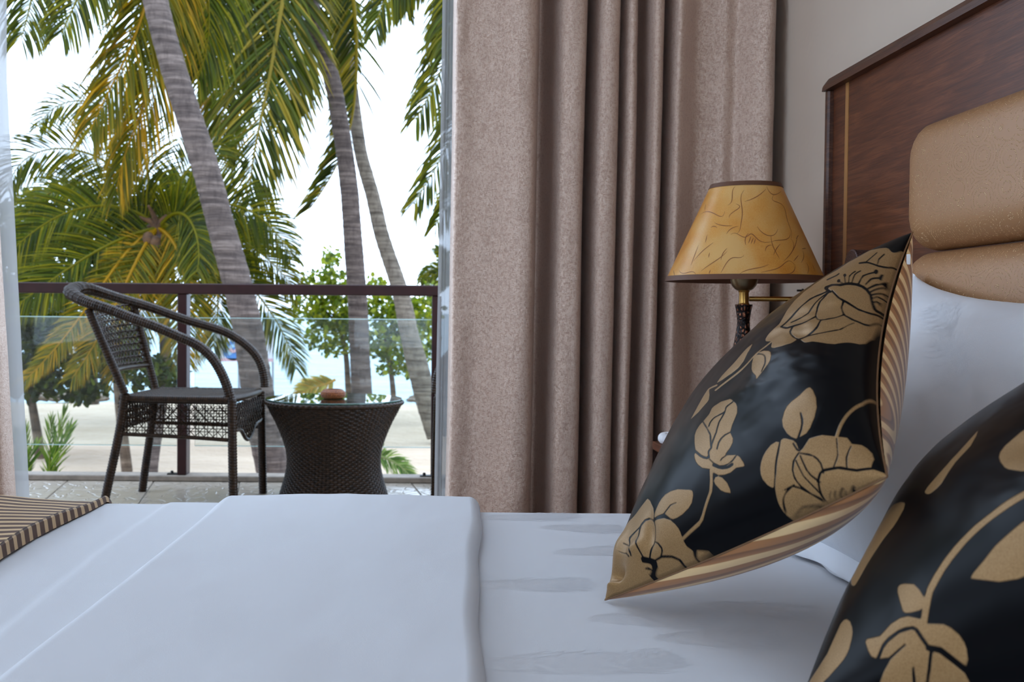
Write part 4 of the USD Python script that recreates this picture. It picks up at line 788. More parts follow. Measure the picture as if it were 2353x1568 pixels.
PAT = json.loads('[[[[175,-90,88,-96,34,-88,23,-81,44,-57,105,-15,163,30,241,107,273,125,282,112,287,53,268,-35,230,-72]],[[49,-168,35,-159,31,-149,159,-127,311,-84,376,-56,487,15,444,40,428,54,415,82,417,111,427,131,469,156,486,186,492,264,494,434,514,493,520,527,553,571,567,598,594,612,643,648,705,671,725,723,730,757,758,764,807,789,845,826,886,807,951,795,965,783,981,753,988,750,994,763,1000,795,1000,631,990,605,980,598,966,597,961,599,911,634,928,738,921,753,902,638,865,643,863,636,875,616,918,611,968,579,981,580,990,588,1000,613,1000,426,998,477,987,430,980,419,962,358,950,374,932,388,933,438,936,461,945,479,965,509,970,504,974,510,975,531,971,548,966,552,962,548,961,524,929,475,924,392,901,400,897,477,901,493,915,518,912,529,909,531,897,513,889,487,895,402,885,404,873,462,876,488,891,517,888,528,883,531,871,510,863,483,878,406,868,407,843,479,846,488,842,503,830,523,819,530,816,523,820,507,834,484,862,405,856,404,828,436,818,463,802,479,796,468,807,439,820,425,827,426,849,401,831,405,772,438,732,435,731,421,739,400,767,361,705,356,661,341,627,292,570,223,516,150,506,154,516,134,564,95,583,86,609,83,606,46,617,18,645,-25,683,-65,668,-88,655,-95,597,-93,546,-82,526,-71,512,-55,501,0,420,-57,462,-63,505,-88,527,-112,541,-150,540,-186,531,-213,494,-253,461,-297,456,-292,446,-262,405,-208,388,-175,375,-124,381,-78,280,-115,208,-136],[989,465,989,522,983,516,981,485,967,467,960,450,951,393,954,381,967,446,983,470,987,460],[963,598,958,657,966,715,962,727,959,725,951,665,959,605],[707,525,770,537,780,552,775,565,765,575,751,559,689,553,695,537],[396,-70,427,-80,458,-99,474,-114,486,-134,494,-167,496,-194,480,-245,488,-256,508,-203,507,-174,498,-138,485,-114,465,-93,422,-64]],[[1000,426,1000,375,978,317,976,327,997,409,998,401]],[[1000,361,1000,316,1000,323,991,321,983,292,981,305,997,354,999,344]],[[1000,316,1000,211,995,207,988,249,993,267,997,246,998,281,996,276,992,279,986,261,984,281,991,308,1000,310]],[[50,-123,-44,-101,-58,-91,-13,-171,-3,-212,-8,-225,-84,-269,-161,-286,-133,-218,-111,-144,-83,-77,-65,-77,30,-102,43,-111]],[[-662,-1000,-738,-1000,-790,-990,-904,-984,-975,-975,-975,-962,-962,-950,-962,-938,-950,-938,-950,-912,-928,-902,-912,-888,-912,-838,-900,-812,-888,-812,-888,-788,-875,-775,-862,-750,-862,-725,-850,-700,-812,-688,-699,-690,-652,-685,-531,-660,-515,-661,-472,-691,-414,-756,-406,-789,-419,-807,-469,-781,-516,-776,-557,-785,-573,-794,-665,-799,-699,-805,-700,-821,-676,-856,-748,-821,-763,-817,-753,-826,-687,-857,-661,-877,-637,-920,-644,-942,-650,-921,-688,-893,-802,-848,-799,-853,-708,-891,-676,-911,-663,-924,-660,-944,-650,-948,-656,-953,-662,-943,-678,-944,-674,-959,-673,-992]],[[-337,-1000,-291,-1000,-284,-998,-281,-993,-319,-980,-387,-969,-366,-959,-363,-948,-381,-928,-417,-908,-395,-873,-394,-848,-403,-825,-296,-848,-242,-873,-212,-897,-194,-918,-189,-932,-190,-951,-29,-926,1,-911,93,-844,102,-833,118,-794,125,-746,129,-743,69,-716,34,-687,14,-662,1,-635,-4,-615,5,-606,49,-647,79,-668,109,-683,126,-682,122,-684,123,-688,155,-723,147,-726,149,-735,188,-760,216,-773,252,-781,274,-782,298,-777,300,-769,290,-762,261,-765,248,-764,296,-757,325,-740,323,-734,317,-733,295,-747,263,-756,233,-755,201,-747,163,-720,129,-684,133,-681,127,-652,132,-642,150,-633,151,-614,182,-550,196,-482,228,-435,234,-399,250,-390,286,-384,286,-377,278,-372,232,-381,222,-390,222,-411,216,-419,137,-422,116,-433,102,-451,97,-474,104,-482,110,-482,117,-457,139,-436,158,-432,211,-433,184,-474,171,-543,144,-597,140,-558,130,-533,73,-453,27,-399,74,-370,80,-328,95,-320,163,-320,247,-340,264,-352,311,-404,325,-434,328,-473,297,-548,287,-581,242,-583,215,-594,196,-613,181,-652,191,-657,206,-620,224,-602,249,-592,287,-590,307,-631,305,-652,286,-675,249,-699,250,-706,219,-713,204,-724,211,-728,228,-718,256,-713,257,-710,318,-730,338,-743,349,-755,365,-786,369,-803,358,-804,313,-795,271,-805,224,-802,183,-790,146,-764,133,-817,117,-847,-3,-929,-43,-941,-192,-960,-190,-977,-171,-989,-203,-1000,-200,-1000]],[[-5,-417,18,-404,89,-491,122,-542,136,-625,117,-636,114,-647,118,-665,106,-668,86,-657,61,-640,3,-586,-15,-536,-32,-474,-27,-444]],[[151,-825,145,-806,160,-794,182,-797,208,-812,233,-843,240,-872,237,-888,205,-876,180,-861]],[[-299,-825,-386,-813,-402,-805,-391,-789,-342,-755,-311,-743,-277,-737,-220,-740,-155,-751,-50,-788,-35,-796,-29,-807,-31,-822,-50,-848,-83,-863,-140,-875,-186,-877,-219,-874,-239,-865,-286,-830,-224,-811,-174,-814,-173,-811,-177,-808,-231,-804]],[[-532,-947,-555,-895,-564,-861,-560,-819,-548,-799,-503,-788,-460,-793,-438,-804,-420,-821,-410,-844,-410,-869,-422,-889,-436,-909,-464,-924,-494,-957]],[[-482,-960,-446,-925,-422,-913,-393,-931,-376,-951,-383,-960,-405,-968,-456,-969]],[[-549,-994,-591,-989,-653,-990,-655,-956,-646,-957,-628,-940,-620,-915,-668,-849,-682,-821,-662,-811,-577,-805,-580,-866,-545,-945,-562,-948,-567,-954,-556,-963,-513,-973,-502,-977,-500,-981,-511,-988,-530,-980,-571,-977,-602,-978,-651,-986,-641,-988,-557,-982,-521,-990]],[[-82,-998,-188,-1000,-143,-991]],[[-450,-979,-452,-975,-400,-975,-331,-985,-300,-994,-303,-999,-337,-1000,-525,-1000,-462,-989]],[[-575,-999,-650,-997,-652,-993,-600,-992,-560,-996]],[[-587,-1000,-638,-1000,-649,-999,-604,-999]],[[972,337,967,349,993,433,996,421]],[[1000,187,1000,179,989,162,981,159,971,158,951,169,910,217,865,261,812,346,805,350,803,344,776,376,769,400,795,398,849,369,877,376,890,375,923,367,945,354,961,334,974,301,989,196,994,183]],[[879,172,900,101,888,87,869,73,825,63,804,68,787,80,773,99,758,129,752,163,751,200,761,264,786,322,796,328,806,322,808,332,854,257,882,224]],[[780,344,748,324,734,305,690,186,655,166,581,153,581,147,589,139,618,143,645,149,698,173,742,292,762,314,747,267,740,212,741,171,749,130,712,104,675,99,573,108,533,136,666,313,694,332]],[[1000,161,1000,118,991,65,987,54,978,49,952,60,916,94,907,109,892,150,887,177,892,215,955,148,979,142,988,144]],[[756,112,776,79,801,56,793,7,776,-19,727,-54,692,-56,666,-34,633,9,621,36,626,82,711,82]],[[741,-114,709,-76,742,-66,845,-63,893,-50,914,-39,956,27,954,34,927,-11,903,-35,853,-50,825,-54,762,-54,799,-15,806,6,811,52,841,50,873,60,906,90,944,49,981,33,989,42,992,55,1000,101,996,-43,987,-109,976,-130,943,-139,897,-161,863,-155,788,-123,754,-121]],[[750,-523,786,-491,800,-486,806,-491,816,-510,828,-561,828,-627,810,-684,780,-734,753,-758,717,-768,740,-733,752,-702,755,-675,751,-639,747,-634,742,-635,743,-681,740,-704,731,-727,700,-772,675,-754,657,-730,643,-689,643,-651,659,-604,675,-575,703,-550]],[[984,-587,886,-799,918,-807,928,-840,960,-845,973,-860,983,-885,983,-918,963,-957,907,-955,873,-944,892,-903,925,-852,923,-845,885,-900,867,-941,846,-932,822,-929,847,-905,860,-886,875,-834,880,-805,875,-803,862,-861,854,-884,841,-902,814,-928,770,-926,774,-902,768,-882,759,-869,737,-853,688,-835,644,-864,621,-895,612,-926,620,-957,599,-947,602,-944,599,-942,534,-946,536,-950,550,-949,500,-968,459,-995,468,-974,497,-931,538,-883,589,-804,615,-753,629,-749,643,-753,681,-775,692,-792,695,-821,699,-824,691,-820,680,-785,674,-784,671,-789,682,-824,687,-830,696,-834,715,-826,761,-787,823,-781,874,-796,983,-566,1000,-501,999,-523]],[[552,-756,586,-751,602,-759,518,-896,491,-927,481,-927,465,-914,452,-890,451,-869,458,-844,473,-819,493,-795,517,-775]],[[691,-843,747,-869,759,-886,765,-904,761,-927,740,-935,718,-951,704,-933,698,-917,696,-850,688,-849,688,-913,695,-936,710,-956,707,-959,709,-962,692,-981,668,-929,666,-865,661,-862]],[[684,-986,680,-995,652,-980,630,-954,623,-936,623,-919,630,-897,658,-864,660,-931]],[[488,-1000,465,-1000,460,-995,480,-991,508,-970,531,-960,585,-949,616,-963,666,-998,686,-999,718,-964,728,-965,724,-958,748,-941,757,-938,757,-942,763,-942,767,-936,831,-940,900,-965,968,-968,998,-985,1000,-1000,838,-1000,853,-997,847,-994,812,-1000,788,-1000,802,-997,775,-1000,763,-1000,805,-993,796,-991,750,-1000,725,-1000,663,-1000,569,-994,482,-1000],[725,-1000,746,-997,764,-992,755,-992],[742,-990,722,-994,709,-998]],[[488,-1000,562,-996,625,-1000,600,-1000]]],[[[128,-91,147,-84,164,-86,178,-100,187,-135,197,-211,198,-288,189,-353,179,-363,165,-362,149,-354,91,-308,73,-286,49,-238,38,-201,40,-168,56,-140]],[[-140,132,-136,79,-148,10,-212,-73,-258,-189,-277,-207,-307,-220,-325,-216,-344,-201,-358,-181,-360,-171,-353,-152,-219,8]],[[-788,-37,-774,-13,-694,-38,-670,-41,-644,-51,-553,-110,-507,-150,-494,-168,-488,-205,-506,-262,-524,-291,-582,-329,-608,-353,-670,-423,-714,-489,-724,-491,-752,-472,-772,-452,-825,-383,-812,-375,-825,-337,-825,-237,-812,-212,-812,-188,-800,-162,-800,-87,-788,-62]],[[33,-661,142,-603,159,-601,170,-608,174,-629,170,-678,157,-730,134,-776,121,-786,86,-789,21,-780,-73,-741,-74,-736,-61,-724,-12,-694]],[[83,-493,179,-460,188,-463,194,-474,195,-484,190,-491,37,-547,-22,-574,-75,-604,-138,-649,-175,-682,-230,-743,-269,-833,-206,-850,-183,-865,-161,-888,-152,-908,-152,-924,-161,-945,-177,-955,-234,-905,-278,-890,-309,-837,-326,-825,-365,-818,-395,-818,-445,-826,-475,-838,-507,-873,-529,-861,-545,-838,-560,-805,-558,-798,-552,-796,-485,-808,-429,-786,-381,-782,-345,-788,-290,-814,-279,-782,-294,-784,-334,-779,-357,-772,-368,-762,-398,-679,-399,-658,-385,-654,-361,-661,-315,-682,-288,-714,-267,-751,-250,-718,-219,-682,-173,-636,-129,-601,-38,-545]],[[-736,-666,-717,-659,-697,-665,-671,-685,-650,-717,-642,-740,-642,-763,-651,-797,-662,-814,-676,-826,-706,-843,-752,-863,-787,-873,-819,-874,-859,-865,-895,-844,-903,-832,-896,-823,-837,-799,-787,-769]],[[-490,-878,-468,-853,-444,-841,-389,-830,-338,-833,-325,-838,-319,-846,-292,-892,-294,-900,-282,-906,-308,-941,-330,-962,-369,-986,-405,-994,-358,-987,-331,-973,-296,-944,-269,-909,-247,-918,-191,-966,-191,-983,-221,-994,-291,-999,-412,-1000,-514,-990,-522,-978,-520,-958,-510,-944,-479,-917,-441,-892,-363,-870,-371,-865,-449,-885],[-416,-991,-393,-987,-376,-972,-363,-953,-354,-928,-364,-929,-387,-971,-403,-987]]]]')
PAT[0].append(PAT_EAR)
def pattern_sdf(polys, S, T):
    """signed distance to the woven flowers, in face coordinates"""
    gs = [Polygon(np.array(r[0]).reshape(-1, 2) / 1000, [np.array(h).reshape(-1, 2) / 1000 for h in r[1:]]).buffer(0) for r in polys]
    G = shapely.unary_union(gs); pts = shapely.points(S.ravel(), T.ravel()); shapely.prepare(G)
    d = shapely.distance(G.boundary, pts); return np.where(shapely.contains(G, pts), d, -d)
M["brocade"] = usdkit.material(stage, L + "black_gold_brocade", {
    "a": ("attribute", {"attribute": "pat"}), "mr": ("map_range", {"from_min": -.0022, "from_max": .0022, "to_min": 0.0, "to_max": 1.0, "clamp": True}),
    "g": ("texture_coordinate", {}), "n": ("noise_texture", {"scale": 900.0, "detail": 2.0}), "gr": ("rgb_ramp", {"ramp": [(.35, lin(132, 102, 66)), (.65, lin(150, 118, 80))]}),
    "c": ("mix_color", {"a": lin(9, 9, 11), "use_clamp": True}), "ro": ("mix_float", {"a": .26, "b": .36}), "me": ("mix_float", {"a": .0, "b": .30}),
    "b": ("bump", {"distance": .0006, "strength": .5}), "p": ("principled_bsdf", {"specular_ior_level": .035})},
    [("a.fac", "mr.value"), ("g.object", "n.vector"), ("n.fac", "gr.fac"), ("mr.result", "c.fac"), ("gr.color", "c.b"), ("c.result", "p.base_color"), ("mr.result", "ro.fac"), ("ro.result", "p.roughness"), ("mr.result", "me.fac"), ("me.result", "p.metallic"), ("mr.result", "b.height"), ("b.normal", "p.normal")], surface="p.BSDF")
from scipy.spatial.transform import Rotation as Rot
NEAR = np.array([0.52726, 0.86639, 0.64554, -0.09101, 0.1429, -0.02295, 0.42541, 1.29453, 0.67558])
NF = 340
gS, gT = np.meshgrid(np.linspace(-1, 1, NF), np.linspace(-1, 1, NF), indexing="ij")
def ease(q): return np.sign(q) * (1 - (1 - np.abs(q)) ** 1.35)
cS, cT = ease(gS), ease(gT)
(front, back, mid), nrm = cushion_surface(PX_, cS, cT)
cen = NEAR[6:9]
wr_ = (.0045 * fbm(np.stack([cS * 2.2 + cT, cT * 2.0 - cS, 0 * cS], -1), 3, 71) + .010 * np.exp(-((cS - .75) ** 2 + (cT + .1) ** 2) * 3) * fbm(np.stack([cS * 3 + cT * 4, cT * 3 - cS * 2, 0 * cS + 5], -1), 3, 72)) * np.minimum(1, 6 * (1 - cS ** 2) * (1 - cT ** 2))
tuck = .007 * np.exp(-((cS + .86) / .10) ** 2 - ((cT + .80) / .08) ** 2) - .015 * np.exp(-((cS + .84 + .5 * (cT + .92)) / .07) ** 2 - ((cT + .925) / .035) ** 2) + .006 * np.exp(-((cS + .90) / .05) ** 2 - ((cT + .975) / .02) ** 2) + .007 * np.exp(-((cS + .60) / .09) ** 2 - ((cT + .90) / .04) ** 2) - .006 * np.exp(-((cS + .45) / .05) ** 2 - ((cT + .86) / .07) ** 2)
front_plain = front + nrm * wr_[..., None]; front = front + nrm * (wr_ + tuck)[..., None]
def cushion(label, patt, seed, move=None):
    f_, b_, m_ = front, back, mid
    if move is not None: f_, b_, m_ = [(p - cen) @ move[0].T + move[1] for p in (front_plain, b_, m_)]
    low = m_.reshape(-1, 3).mean(0)
    t = thing("cushion", label, "cushion", (low[0], low[1], min(f_[..., 2].min(), b_[..., 2].min())))
    obj("front_face", grid(f_), M["brocade"], t, smooth=True, pv=pattern_sdf(patt, cS, cT).ravel(), label="black satin face woven with gold flowers")
    v, q = grid(b_[::2, ::2]); u2 = np.stack([cS[::2, ::2].ravel(), cT[::2, ::2].ravel()], 1)
    bb_ = (b_ - 0)[::2, ::2]; al = np.concatenate([np.zeros((bb_.shape[0], 1)), np.cumsum(np.linalg.norm(np.diff(bb_, axis=1), axis=2), 1)], 1); sl = np.concatenate([np.zeros((1, bb_.shape[1])), np.cumsum(np.linalg.norm(np.diff(bb_, axis=0), axis=2), 0)], 0); u2 = np.stack([sl.ravel(), (al - sl * (.16 + .34 * ss((cT[::2, ::2] + .9) / .5))).ravel() + 2], 1); v2 = v - 0
    obj("back_face", (v2, q[:, ::-1]), M["stripe"], t, smooth=True, uv=u2, label="gold and cream striped back")
    rim = np.concatenate([m_[:, 0], m_[-1, 1:], m_[-2::-1, -1], m_[0, -2:0:-1]])[::3]
    obj("seam", tube(rim, .0010, 6, closed=True), M["black_metal"] if False else M["seam"], t)
    return t, m_
M["seam"] = mat("dark_seam_thread", lin(110, 76, 44), .6)
c1, m1 = cushion("black cushion with gold flowers leaning on the white pillow, in sharp focus", PAT[0], 1)
c2_, m2 = cushion("black gold-flowered cushion nearest the camera, cut by the lower right corner", PAT[1], 2, (Rot.from_rotvec(NEAR[3:6]).as_matrix(), NEAR[:3]))
# little white care tag at the far cushion's seam
tg = m1[-1, int(NF * .83)]
obj("care_tag", join(box(tg + [.002, -.005, -.011], tg + [.0065, -.004, .001], .0004)), M["white_paint"], c1, label="tiny white care tag")
# a pinched ear at the far cushion's foot
# ---- white pillow
wp = thing("pillow", "big white feather-patterned pillow propped against the padded headboard", "pillow", (.62, 1.35, ZB))
WA, WC, WB, WD = [np.array(q) for q in ((.560, 1.74, .470), (.575, 1.18, .470), (.785, 1.20, .820), (.790, 1.745, .868))]
def white_surface(S, t, fl=0.0):
    t2 = t * (1 - .05 * (1 - S ** 2)) - .075 * (1 - S ** 2) ** .7 * (t > 0) * t; s2 = S * (1 - .04 * (1 - t ** 2))
    m = ((1 - s2) * (1 - t2))[..., None] * WA / 4 + ((1 + s2) * (1 - t2))[..., None] * WC / 4 + ((1 + s2) * (1 + t2))[..., None] * WB / 4 + ((1 - s2) * (1 + t2))[..., None] * WD / 4
    n = np.cross(WC + WB - WA - WD, WB + WD - WA - WC); n /= np.linalg.norm(n); n = -n if n[0] > 0 else n
    w = .078 * np.maximum((1 - S ** 2) * (1 - t ** 2), 0) ** .5
    w2 = .045 * np.maximum((1 - S ** 2) * (1 - t ** 2), 0) ** .5
    wr = .010 * fbm(np.stack([S * 2, t * 3, 0 * S], -1), 3, 81) + .004 * fbm(np.stack([S * 10 + t * 6, t * 4, 0 * S], -1), 3, 82)
    return m + n * (w + wr * np.minimum(1, 4 * w / .09))[..., None], m - n * w2[..., None], m, n
wS, wT = np.meshgrid(ease(np.linspace(-1, 1, 150)), ease(np.linspace(-1, 1, 110)), indexing="ij")
wf, wb, wm, wn = white_surface(wS, wT)
v, q = grid(wb)
pb = obj("pillow_body", join(grid(wf), (v, q[:, ::-1])), M["sheet"], wp, smooth=True)
fl = []                                                  # flat flange around the pillow with a ruffled hem
rim = np.concatenate([wm[0, ::-1], wm[1:, 0], wm[-1, 1:]]); cm = wm.reshape(-1, 3).mean(0)
d = rim - cm; d -= np.outer(d @ wn, wn); d /= np.linalg.norm(d, axis=1, keepdims=True)
k = np.arange(len(rim)); ruff = .007 * np.sin(k * .13) + .005 * np.sin(k * .31 + 1)
F = np.stack([rim + d * (.042 * s) * np.minimum(1, np.minimum(k, len(k) - 1 - k) / 14)[:, None] + wn * (ruff * s ** 1.5)[:, None] + [0, 0, 0] for s in np.linspace(0, 1, 7)], 1); F[..., 2] = np.maximum(F[..., 2], ZB + .005)
obj("flange", grid(F), M["sheet"], wp, smooth=True, label="ruffled flat hem")
def on_pillow(p):
    S, t = np.clip(p[:, 0], -1, 1), np.clip(p[:, 1], -1, 1); f_, _, _, n = white_surface(S, t); return f_ + n * .0004
for k, (s, t, a, ln, wd) in enumerate([(-.45, .45, 2.4, .55, .20), (.05, .70, 2.7, .6, .2), (-.15, .0, 2.2, .55, .2), (-.6, -.35, 2.0, .5, .18), (.45, .35, 2.5, .6, .2), (-.75, .1, 2.2, .5, .18)]):
    obj("feather_motif", feather(np.array([s, t]), a, ln, wd, .3, 20 + k, on_pillow), M["satin"], pb, smooth=False, label="woven satin feather in the white pillowcase", kind="stuff")

# ---------------------------------------------------------------- bedside table and the white coil on it
ZT = .52; bc = onz(1499, 1014, ZT)
bt = thing("bedside_table", "dark walnut bedside table between the bed and the curtain", "bedside table", (.70, bc[1] - .18, 0))
obj("table_top", box((bc[0], bc[1] - .36, ZT - .018), (HX - .016, bc[1], ZT), .0015), M["wood"], bt)
obj("body", box((bc[0] + .03, bc[1] - .35, .06), (HX - .016, bc[1] - .01, ZT - .018), .001), M["wood"], bt)
dr = obj("drawer", box((bc[0] + .014, bc[1] - .335, .34), (bc[0] + .031, bc[1] - .025, ZT - .03), .002), M["wood"], bt)
obj("knob", lathe([(0, .02), (.010, .018), (.012, .012), (.005, .006), (.005, 0)], 16, (bc[0] + .014, bc[1] - .18, .42), "x"), M["brass"], dr) if False else obj("knob", join((lambda v, f: (v * [-1, 1, 1] + [bc[0] + .014, bc[1] - .18, .42], f[:, ::-1]))(*lathe([(0, .02), (.010, .018), (.012, .012), (.005, .006), (.005, 0)], 16, (0, 0, 0), "x"))), M["brass"], dr)
cc = onz(1534, 1005, ZT + .014); cc = np.array([cc[0] + .012, cc[1] - .012, ZT])
th = np.linspace(0, 2 * np.pi, 260, endpoint=False)
rib = 1 + .10 * np.sin(th * 38)
solo("coil_ring", join(tube(np.stack([cc[0] + .023 * np.cos(th), cc[1] + .023 * np.sin(th), np.full_like(th, ZT + .0125)], 1), .0112 * rib, 14, closed=True)), M["porcelain"], "small white ribbed ring lying on the bedside table's corner", "ring")

# ---------------------------------------------------------------- swing-arm lamp
LY = 2.26
lt = lambda px, py: at(px, py, LY)
lc = lt(1710, 640); zb2 = lt(1710, 645)[2]; ztop2 = lt(1712, 426)[2]; rb, rt = 352 / 2 / FPX * LY, 155 / 2 / FPX * LY
lamp = thing("swing_arm_lamp", "brass swing-arm lamp with amber parchment shade beside the headboard", "lamp", (lc[0], LY, lt(1708, 805)[2]))
lx = lc[0]
M["shade"] = usdkit.material(stage, L + "amber_parchment", {
    "g": ("geometry", {}), "n": ("noise_texture", {"scale": 9.0, "detail": 3.0}), "n2": ("noise_texture", {"scale": 420.0, "detail": 2.0}), "a": ("math", {"math_type": "multiply_add", "value2": .22}),
    "r": ("rgb_ramp", {"ramp": [(.42, lin(206, 130, 40)), (.58, lin(230, 166, 76)), (.75, lin(238, 192, 116))]}), "p": ("principled_bsdf", {"roughness": .36, "specular_ior_level": .5}),
    "t": ("translucent_bsdf", {"color": lin(226, 160, 80)}), "x": ("mix_closure", {"fac": .3})},
    [("g.position", "n.vector"), ("g.position", "n2.vector"), ("n2.fac", "a.value1"), ("n.fac", "a.value3"), ("a.value", "r.fac"), ("r.color", "p.base_color"), ("p.BSDF", "x.closure1"), ("t.BSDF", "x.closure2")], surface="x.closure")
M["trim_tape"] = mat("brown_trim_tape", lin(92, 56, 34), .6)
M["vein"] = mat("brown_veins", lin(140, 84, 40), .5)
M["bronze"] = usdkit.material(stage, L + "carved_bronze", {"g": ("texture_coordinate", {}), "m": ("mapping", {"scale": (150, 150, 110)}), "n": ("noise_texture", {"scale": .35, "detail": 1.0}), "v": ("voronoi_texture", {"feature": "distance_to_edge", "scale": 1.0, "metric": "chebychev"}),
    "r": ("rgb_ramp", {"ramp": [(.10, lin(18, 12, 10)), (.22, lin(64, 38, 28)), (.45, lin(188, 122, 88))]}), "b": ("bump", {"distance": .0016}), "p": ("principled_bsdf", {"metallic": .75, "roughness": .3})},
    [("g.object", "m.vector"), ("m.vector", "v.vector"), ("v.distance", "r.fac"), ("r.color", "p.base_color"), ("v.distance", "b.height"), ("b.normal", "p.normal")], surface="p.BSDF")
sh = obj("shade", join(lathe([(rb, zb2), (rt, ztop2)], 96, (lx, LY, 0)), (lambda v, f: (v, f[:, ::-1]))(*lathe([(rb - .0012, zb2), (rt - .0012, ztop2)], 96, (lx, LY, 0)))), M["shade"], lamp, smooth=40)
slope = (rb - rt) / (ztop2 - zb2)
def ringband(z0, z1, d): r0, r1 = rb - slope * (z0 - zb2), rb - slope * (z1 - zb2); return lathe([(r0 - .002, z0), (r0 + d, z0), (r1 + d, z1), (r1 - .002, z1), (r0 - .002, z0)], 96, (lx, LY, 0))
obj("bottom_trim", ringband(zb2 - .002, zb2 + .0085, .0012), M["trim_tape"], sh); obj("top_trim", ringband(ztop2 - .0075, ztop2 + .0015, .0012), M["trim_tape"], sh)
def on_shade(pts):
    o = []
    for x, y in pts:
        r = ray(1450 + x / 3.4836, 380 + y / 3.4836); c = EYE - np.array([lx, LY, 0])      # meet the cone
        k0 = rb + slope * zb2; A_ = r[0] ** 2 + r[1] ** 2 - (slope * r[2]) ** 2; B_ = 2 * (c[0] * r[0] + c[1] * r[1] + slope * r[2] * (k0 - slope * c[2])); C_ = c[0] ** 2 + c[1] ** 2 - (k0 - slope * c[2]) ** 2
        dd = B_ * B_ - 4 * A_ * C_
        if dd < 0: continue
        o.append(EYE + r * ((-B_ - math.sqrt(dd)) / (2 * A_)))
    return np.array(o)
VEINS = [[(835,170),(810,260),(805,290),(775,320)],[(905,200),(880,280),(885,320),(890,400),(880,470),(865,530),(845,550)],[(1080,190),(1000,255),(910,290)],[(1085,170),(1140,235),(1200,210)],[(1140,240),(1130,275),(1200,310),(1235,370),(1250,440),(1275,510),(1280,590)],[(555,395),(650,380),(690,400),(715,410),(750,370)],[(600,310),(590,360)],[(670,460),(700,475),(760,485),(810,485)],[(800,555),(860,555),(920,575),(960,550),(1000,580),(1030,605),(1130,612)],[(940,545),(915,590),(920,640)],[(960,570),(940,625)],[(980,580),(960,630)],[(995,590),(985,630)],[(1010,490),(1040,530),(1120,565),(1175,510)],[(1120,565),(1130,630),(1160,700),(1190,750)],[(1130,612),(1200,600),(1250,590),(1275,540)],[(1280,590),(1300,660),(1260,730),(1220,770)],[(1330,560),(1310,650),(1270,720)],[(1130,640),(1090,650),(1075,690)],[(770,665),(740,700),(720,760)],[(770,690),(700,750),(640,790),(560,850)],[(905,720),(850,740),(820,740),(760,790),(720,860)],[(660,620),(560,700),(500,770)],[(540,640),(510,720),(480,800)],[(610,560),(595,620)],[(385,840),(410,865),(500,855),(520,875)],[(1100,795),(1000,825),(930,840),(870,870)],[(1310,800),(1250,770),(1200,810),(1100,845),(1040,860)],[(1310,800),(1300,850),(1240,870)],[(1400,780),(1420,830),(1410,870)],[(1365,670),(1400,665)],[(1370,680),(1380,740),(1360,780)],[(1340,720),(1300,770)],[(340,840),(350,885)],[(635,840),(625,870)],[(840,310),(870,330),(800,390),(785,420)],[(860,490),(800,510),(765,550)],[(640,500),(660,490),(690,500)],[(1320,590),(1340,560)],[(630,700),(620,740)],[(1195,630),(1170,660),(1140,720)],[(1450,790),(1470,850)]]
ms = []; cz = np.array([lx, LY, 0])
for q in VEINS:
    p = on_shade(spline(np.array(q, float), 5 * len(q)))
    if len(p) < 3: continue
    nrm_ = p - cz; nrm_[:, 2] = 0; nrm_ /= np.linalg.norm(nrm_, axis=1, keepdims=True); nrm_[:, 2] = slope
    t_ = np.gradient(p, axis=0); s_ = np.cross(t_, nrm_); s_ /= np.linalg.norm(s_, axis=1, keepdims=True) + 1e-9
    w = (.0008 * np.sin(np.linspace(.25, math.pi - .25, len(p))))[:, None]; p = p + nrm_ * .0004
    ms.append(grid(np.stack([p - s_ * w, p + s_ * w], 1)))
    for sg_ in (0,): pass
# the print goes on round the back of the shade
vr = [arr(m) for m in ms]
rot = [(np.stack([lx + (v[:, 0] - lx) * math.cos(2.6) - (v[:, 1] - LY) * math.sin(2.6), LY + (v[:, 0] - lx) * math.sin(2.6) + (v[:, 1] - LY) * math.cos(2.6), v[:, 2]], 1), f) for v, f in vr]
obj("printed_veins", join(vr + rot), M["vein"], sh, smooth=False, kind="stuff", label="brown crackle lines on the parchment")
S_ = LY / FPX; Z = lambda py: lt(1710, py)[2]
prof = lambda L_: [(w * S_ / 2, Z(py)) for w, py in L_]
cup = obj("socket_cup", lathe(prof([(0, 618), (30, 618), (58, 624), (62, 636), (61, 646), (54, 657), (40, 665), (28, 668), (0, 669)]), 40, (lx, LY, 0)), M["brass_dark"], lamp)
obj("stem", lathe(prof([(0, 666), (24, 666), (26, 670), (22, 673), (22, 696), (26, 699), (26, 701), (0, 701)]), 28, (lx, LY, 0)), M["brass"], lamp)
obj("carved_handle", lathe(prof([(0, 700), (39, 700), (39, 703), (35, 712), (31, 724), (28, 738), (29, 750), (34, 768), (40, 786), (46, 800), (44, 803), (0, 803)]), 36, (lx, LY, 0)), M["bronze"], lamp, label="black and copper carved handle")
obj("finial", lathe(prof([(0, 803), (20, 803), (24, 809), (16, 816), (20, 822), (10, 834), (0, 836)]), 20, (lx, LY, 0)), M["black_metal"], lamp)
obj("bulb", lathe([(0, zb2 + .105), (.018, zb2 + .10), (.027, zb2 + .082), (.024, zb2 + .062), (.013, zb2 + .045), (.013, Z(618) - .002), (0, Z(618) - .002)], 28, (lx, LY, 0)), M["porcelain"], lamp, label="white bulb")
for k in range(3):
    a = k * 2 * math.pi / 3 + .4; obj("spider_wire", tube([(lx, LY, ztop2 - .012), (lx + (rt - .001) * math.cos(a), LY + (rt - .001) * math.sin(a), ztop2 - .006)], .0012, 6), M["brass_dark"], lamp)
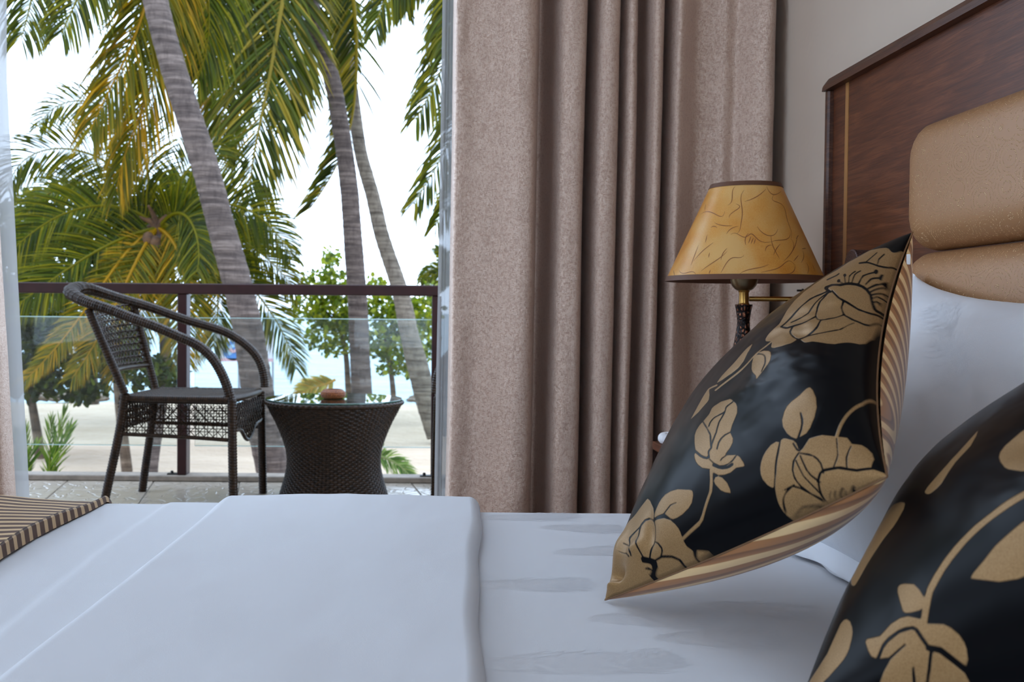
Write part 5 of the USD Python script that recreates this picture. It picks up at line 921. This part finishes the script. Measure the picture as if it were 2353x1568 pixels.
obj("spider_ring", lathe([(.011, ztop2 - .015), (.014, ztop2 - .015), (.014, ztop2 - .009), (.011, ztop2 - .009), (.011, ztop2 - .015)], 20, (lx, LY, 0)), M["brass_dark"], lamp)
for k in range(2):
    a = .4 + k * math.pi; obj("shade_harp", tube(spline([(lx + .012 * math.cos(a), LY + .012 * math.sin(a), Z(622)), (lx + .046 * math.cos(a), LY + .046 * math.sin(a), zb2 + .07), (lx + .012 * math.cos(a), LY + .012 * math.sin(a), ztop2 - .012)], 20), .0014, 6), M["brass_dark"], lamp)
mp = onx(1976, 600, HX - .045); elbow = np.array([HX - .05, LY - .02, Z(687)])
for dz in (0,):
    obj("arm", tube([(lx + .011, LY, Z(687)), elbow], .0052, 14), M["brass"], lamp)
obj("elbow_joint", lathe([(0, -.02), (.009, -.02), (.011, -.014), (.011, .014), (.009, .02), (0, .02)], 20, elbow), M["brass_dark"], lamp)
obj("arm", tube([elbow + [0, 0, .012], (HX - .04, mp[1], elbow[2] + .012)], .0052, 14), M["brass"], lamp)
obj("riser", tube([(HX - .04, mp[1], elbow[2] - .01), (HX - .04, mp[1], mp[2] + .0)], .006, 12), M["brass"], lamp)
M["engraved"] = usdkit.material(stage, L + "engraved_bronze", {"g": ("texture_coordinate", {}), "v": ("voronoi_texture", {"feature": "distance_to_edge", "scale": 260.0}), "r": ("rgb_ramp", {"ramp": [(.04, lin(96, 72, 68)), (.16, lin(46, 32, 32))]}), "b": ("bump", {"distance": .0008}), "p": ("principled_bsdf", {"metallic": .5, "roughness": .4})},
    [("g.object", "v.vector"), ("v.distance", "r.fac"), ("r.color", "p.base_color"), ("v.distance", "b.height"), ("b.normal", "p.normal")], surface="p.BSDF")
v, f = lathe([(0, .062), (.031, .062), (.0335, .060), (.0335, .056), (.0325, .055), (.0325, 0), (0, 0)], 40, (0, 0, 0), "x")
obj("wall_mount", (v * [-1, 1, 1] + [HX, mp[1], mp[2] - .012], f[:, ::-1]), M["engraved"], lamp, label="short engraved bronze mounting cylinder on the headboard")
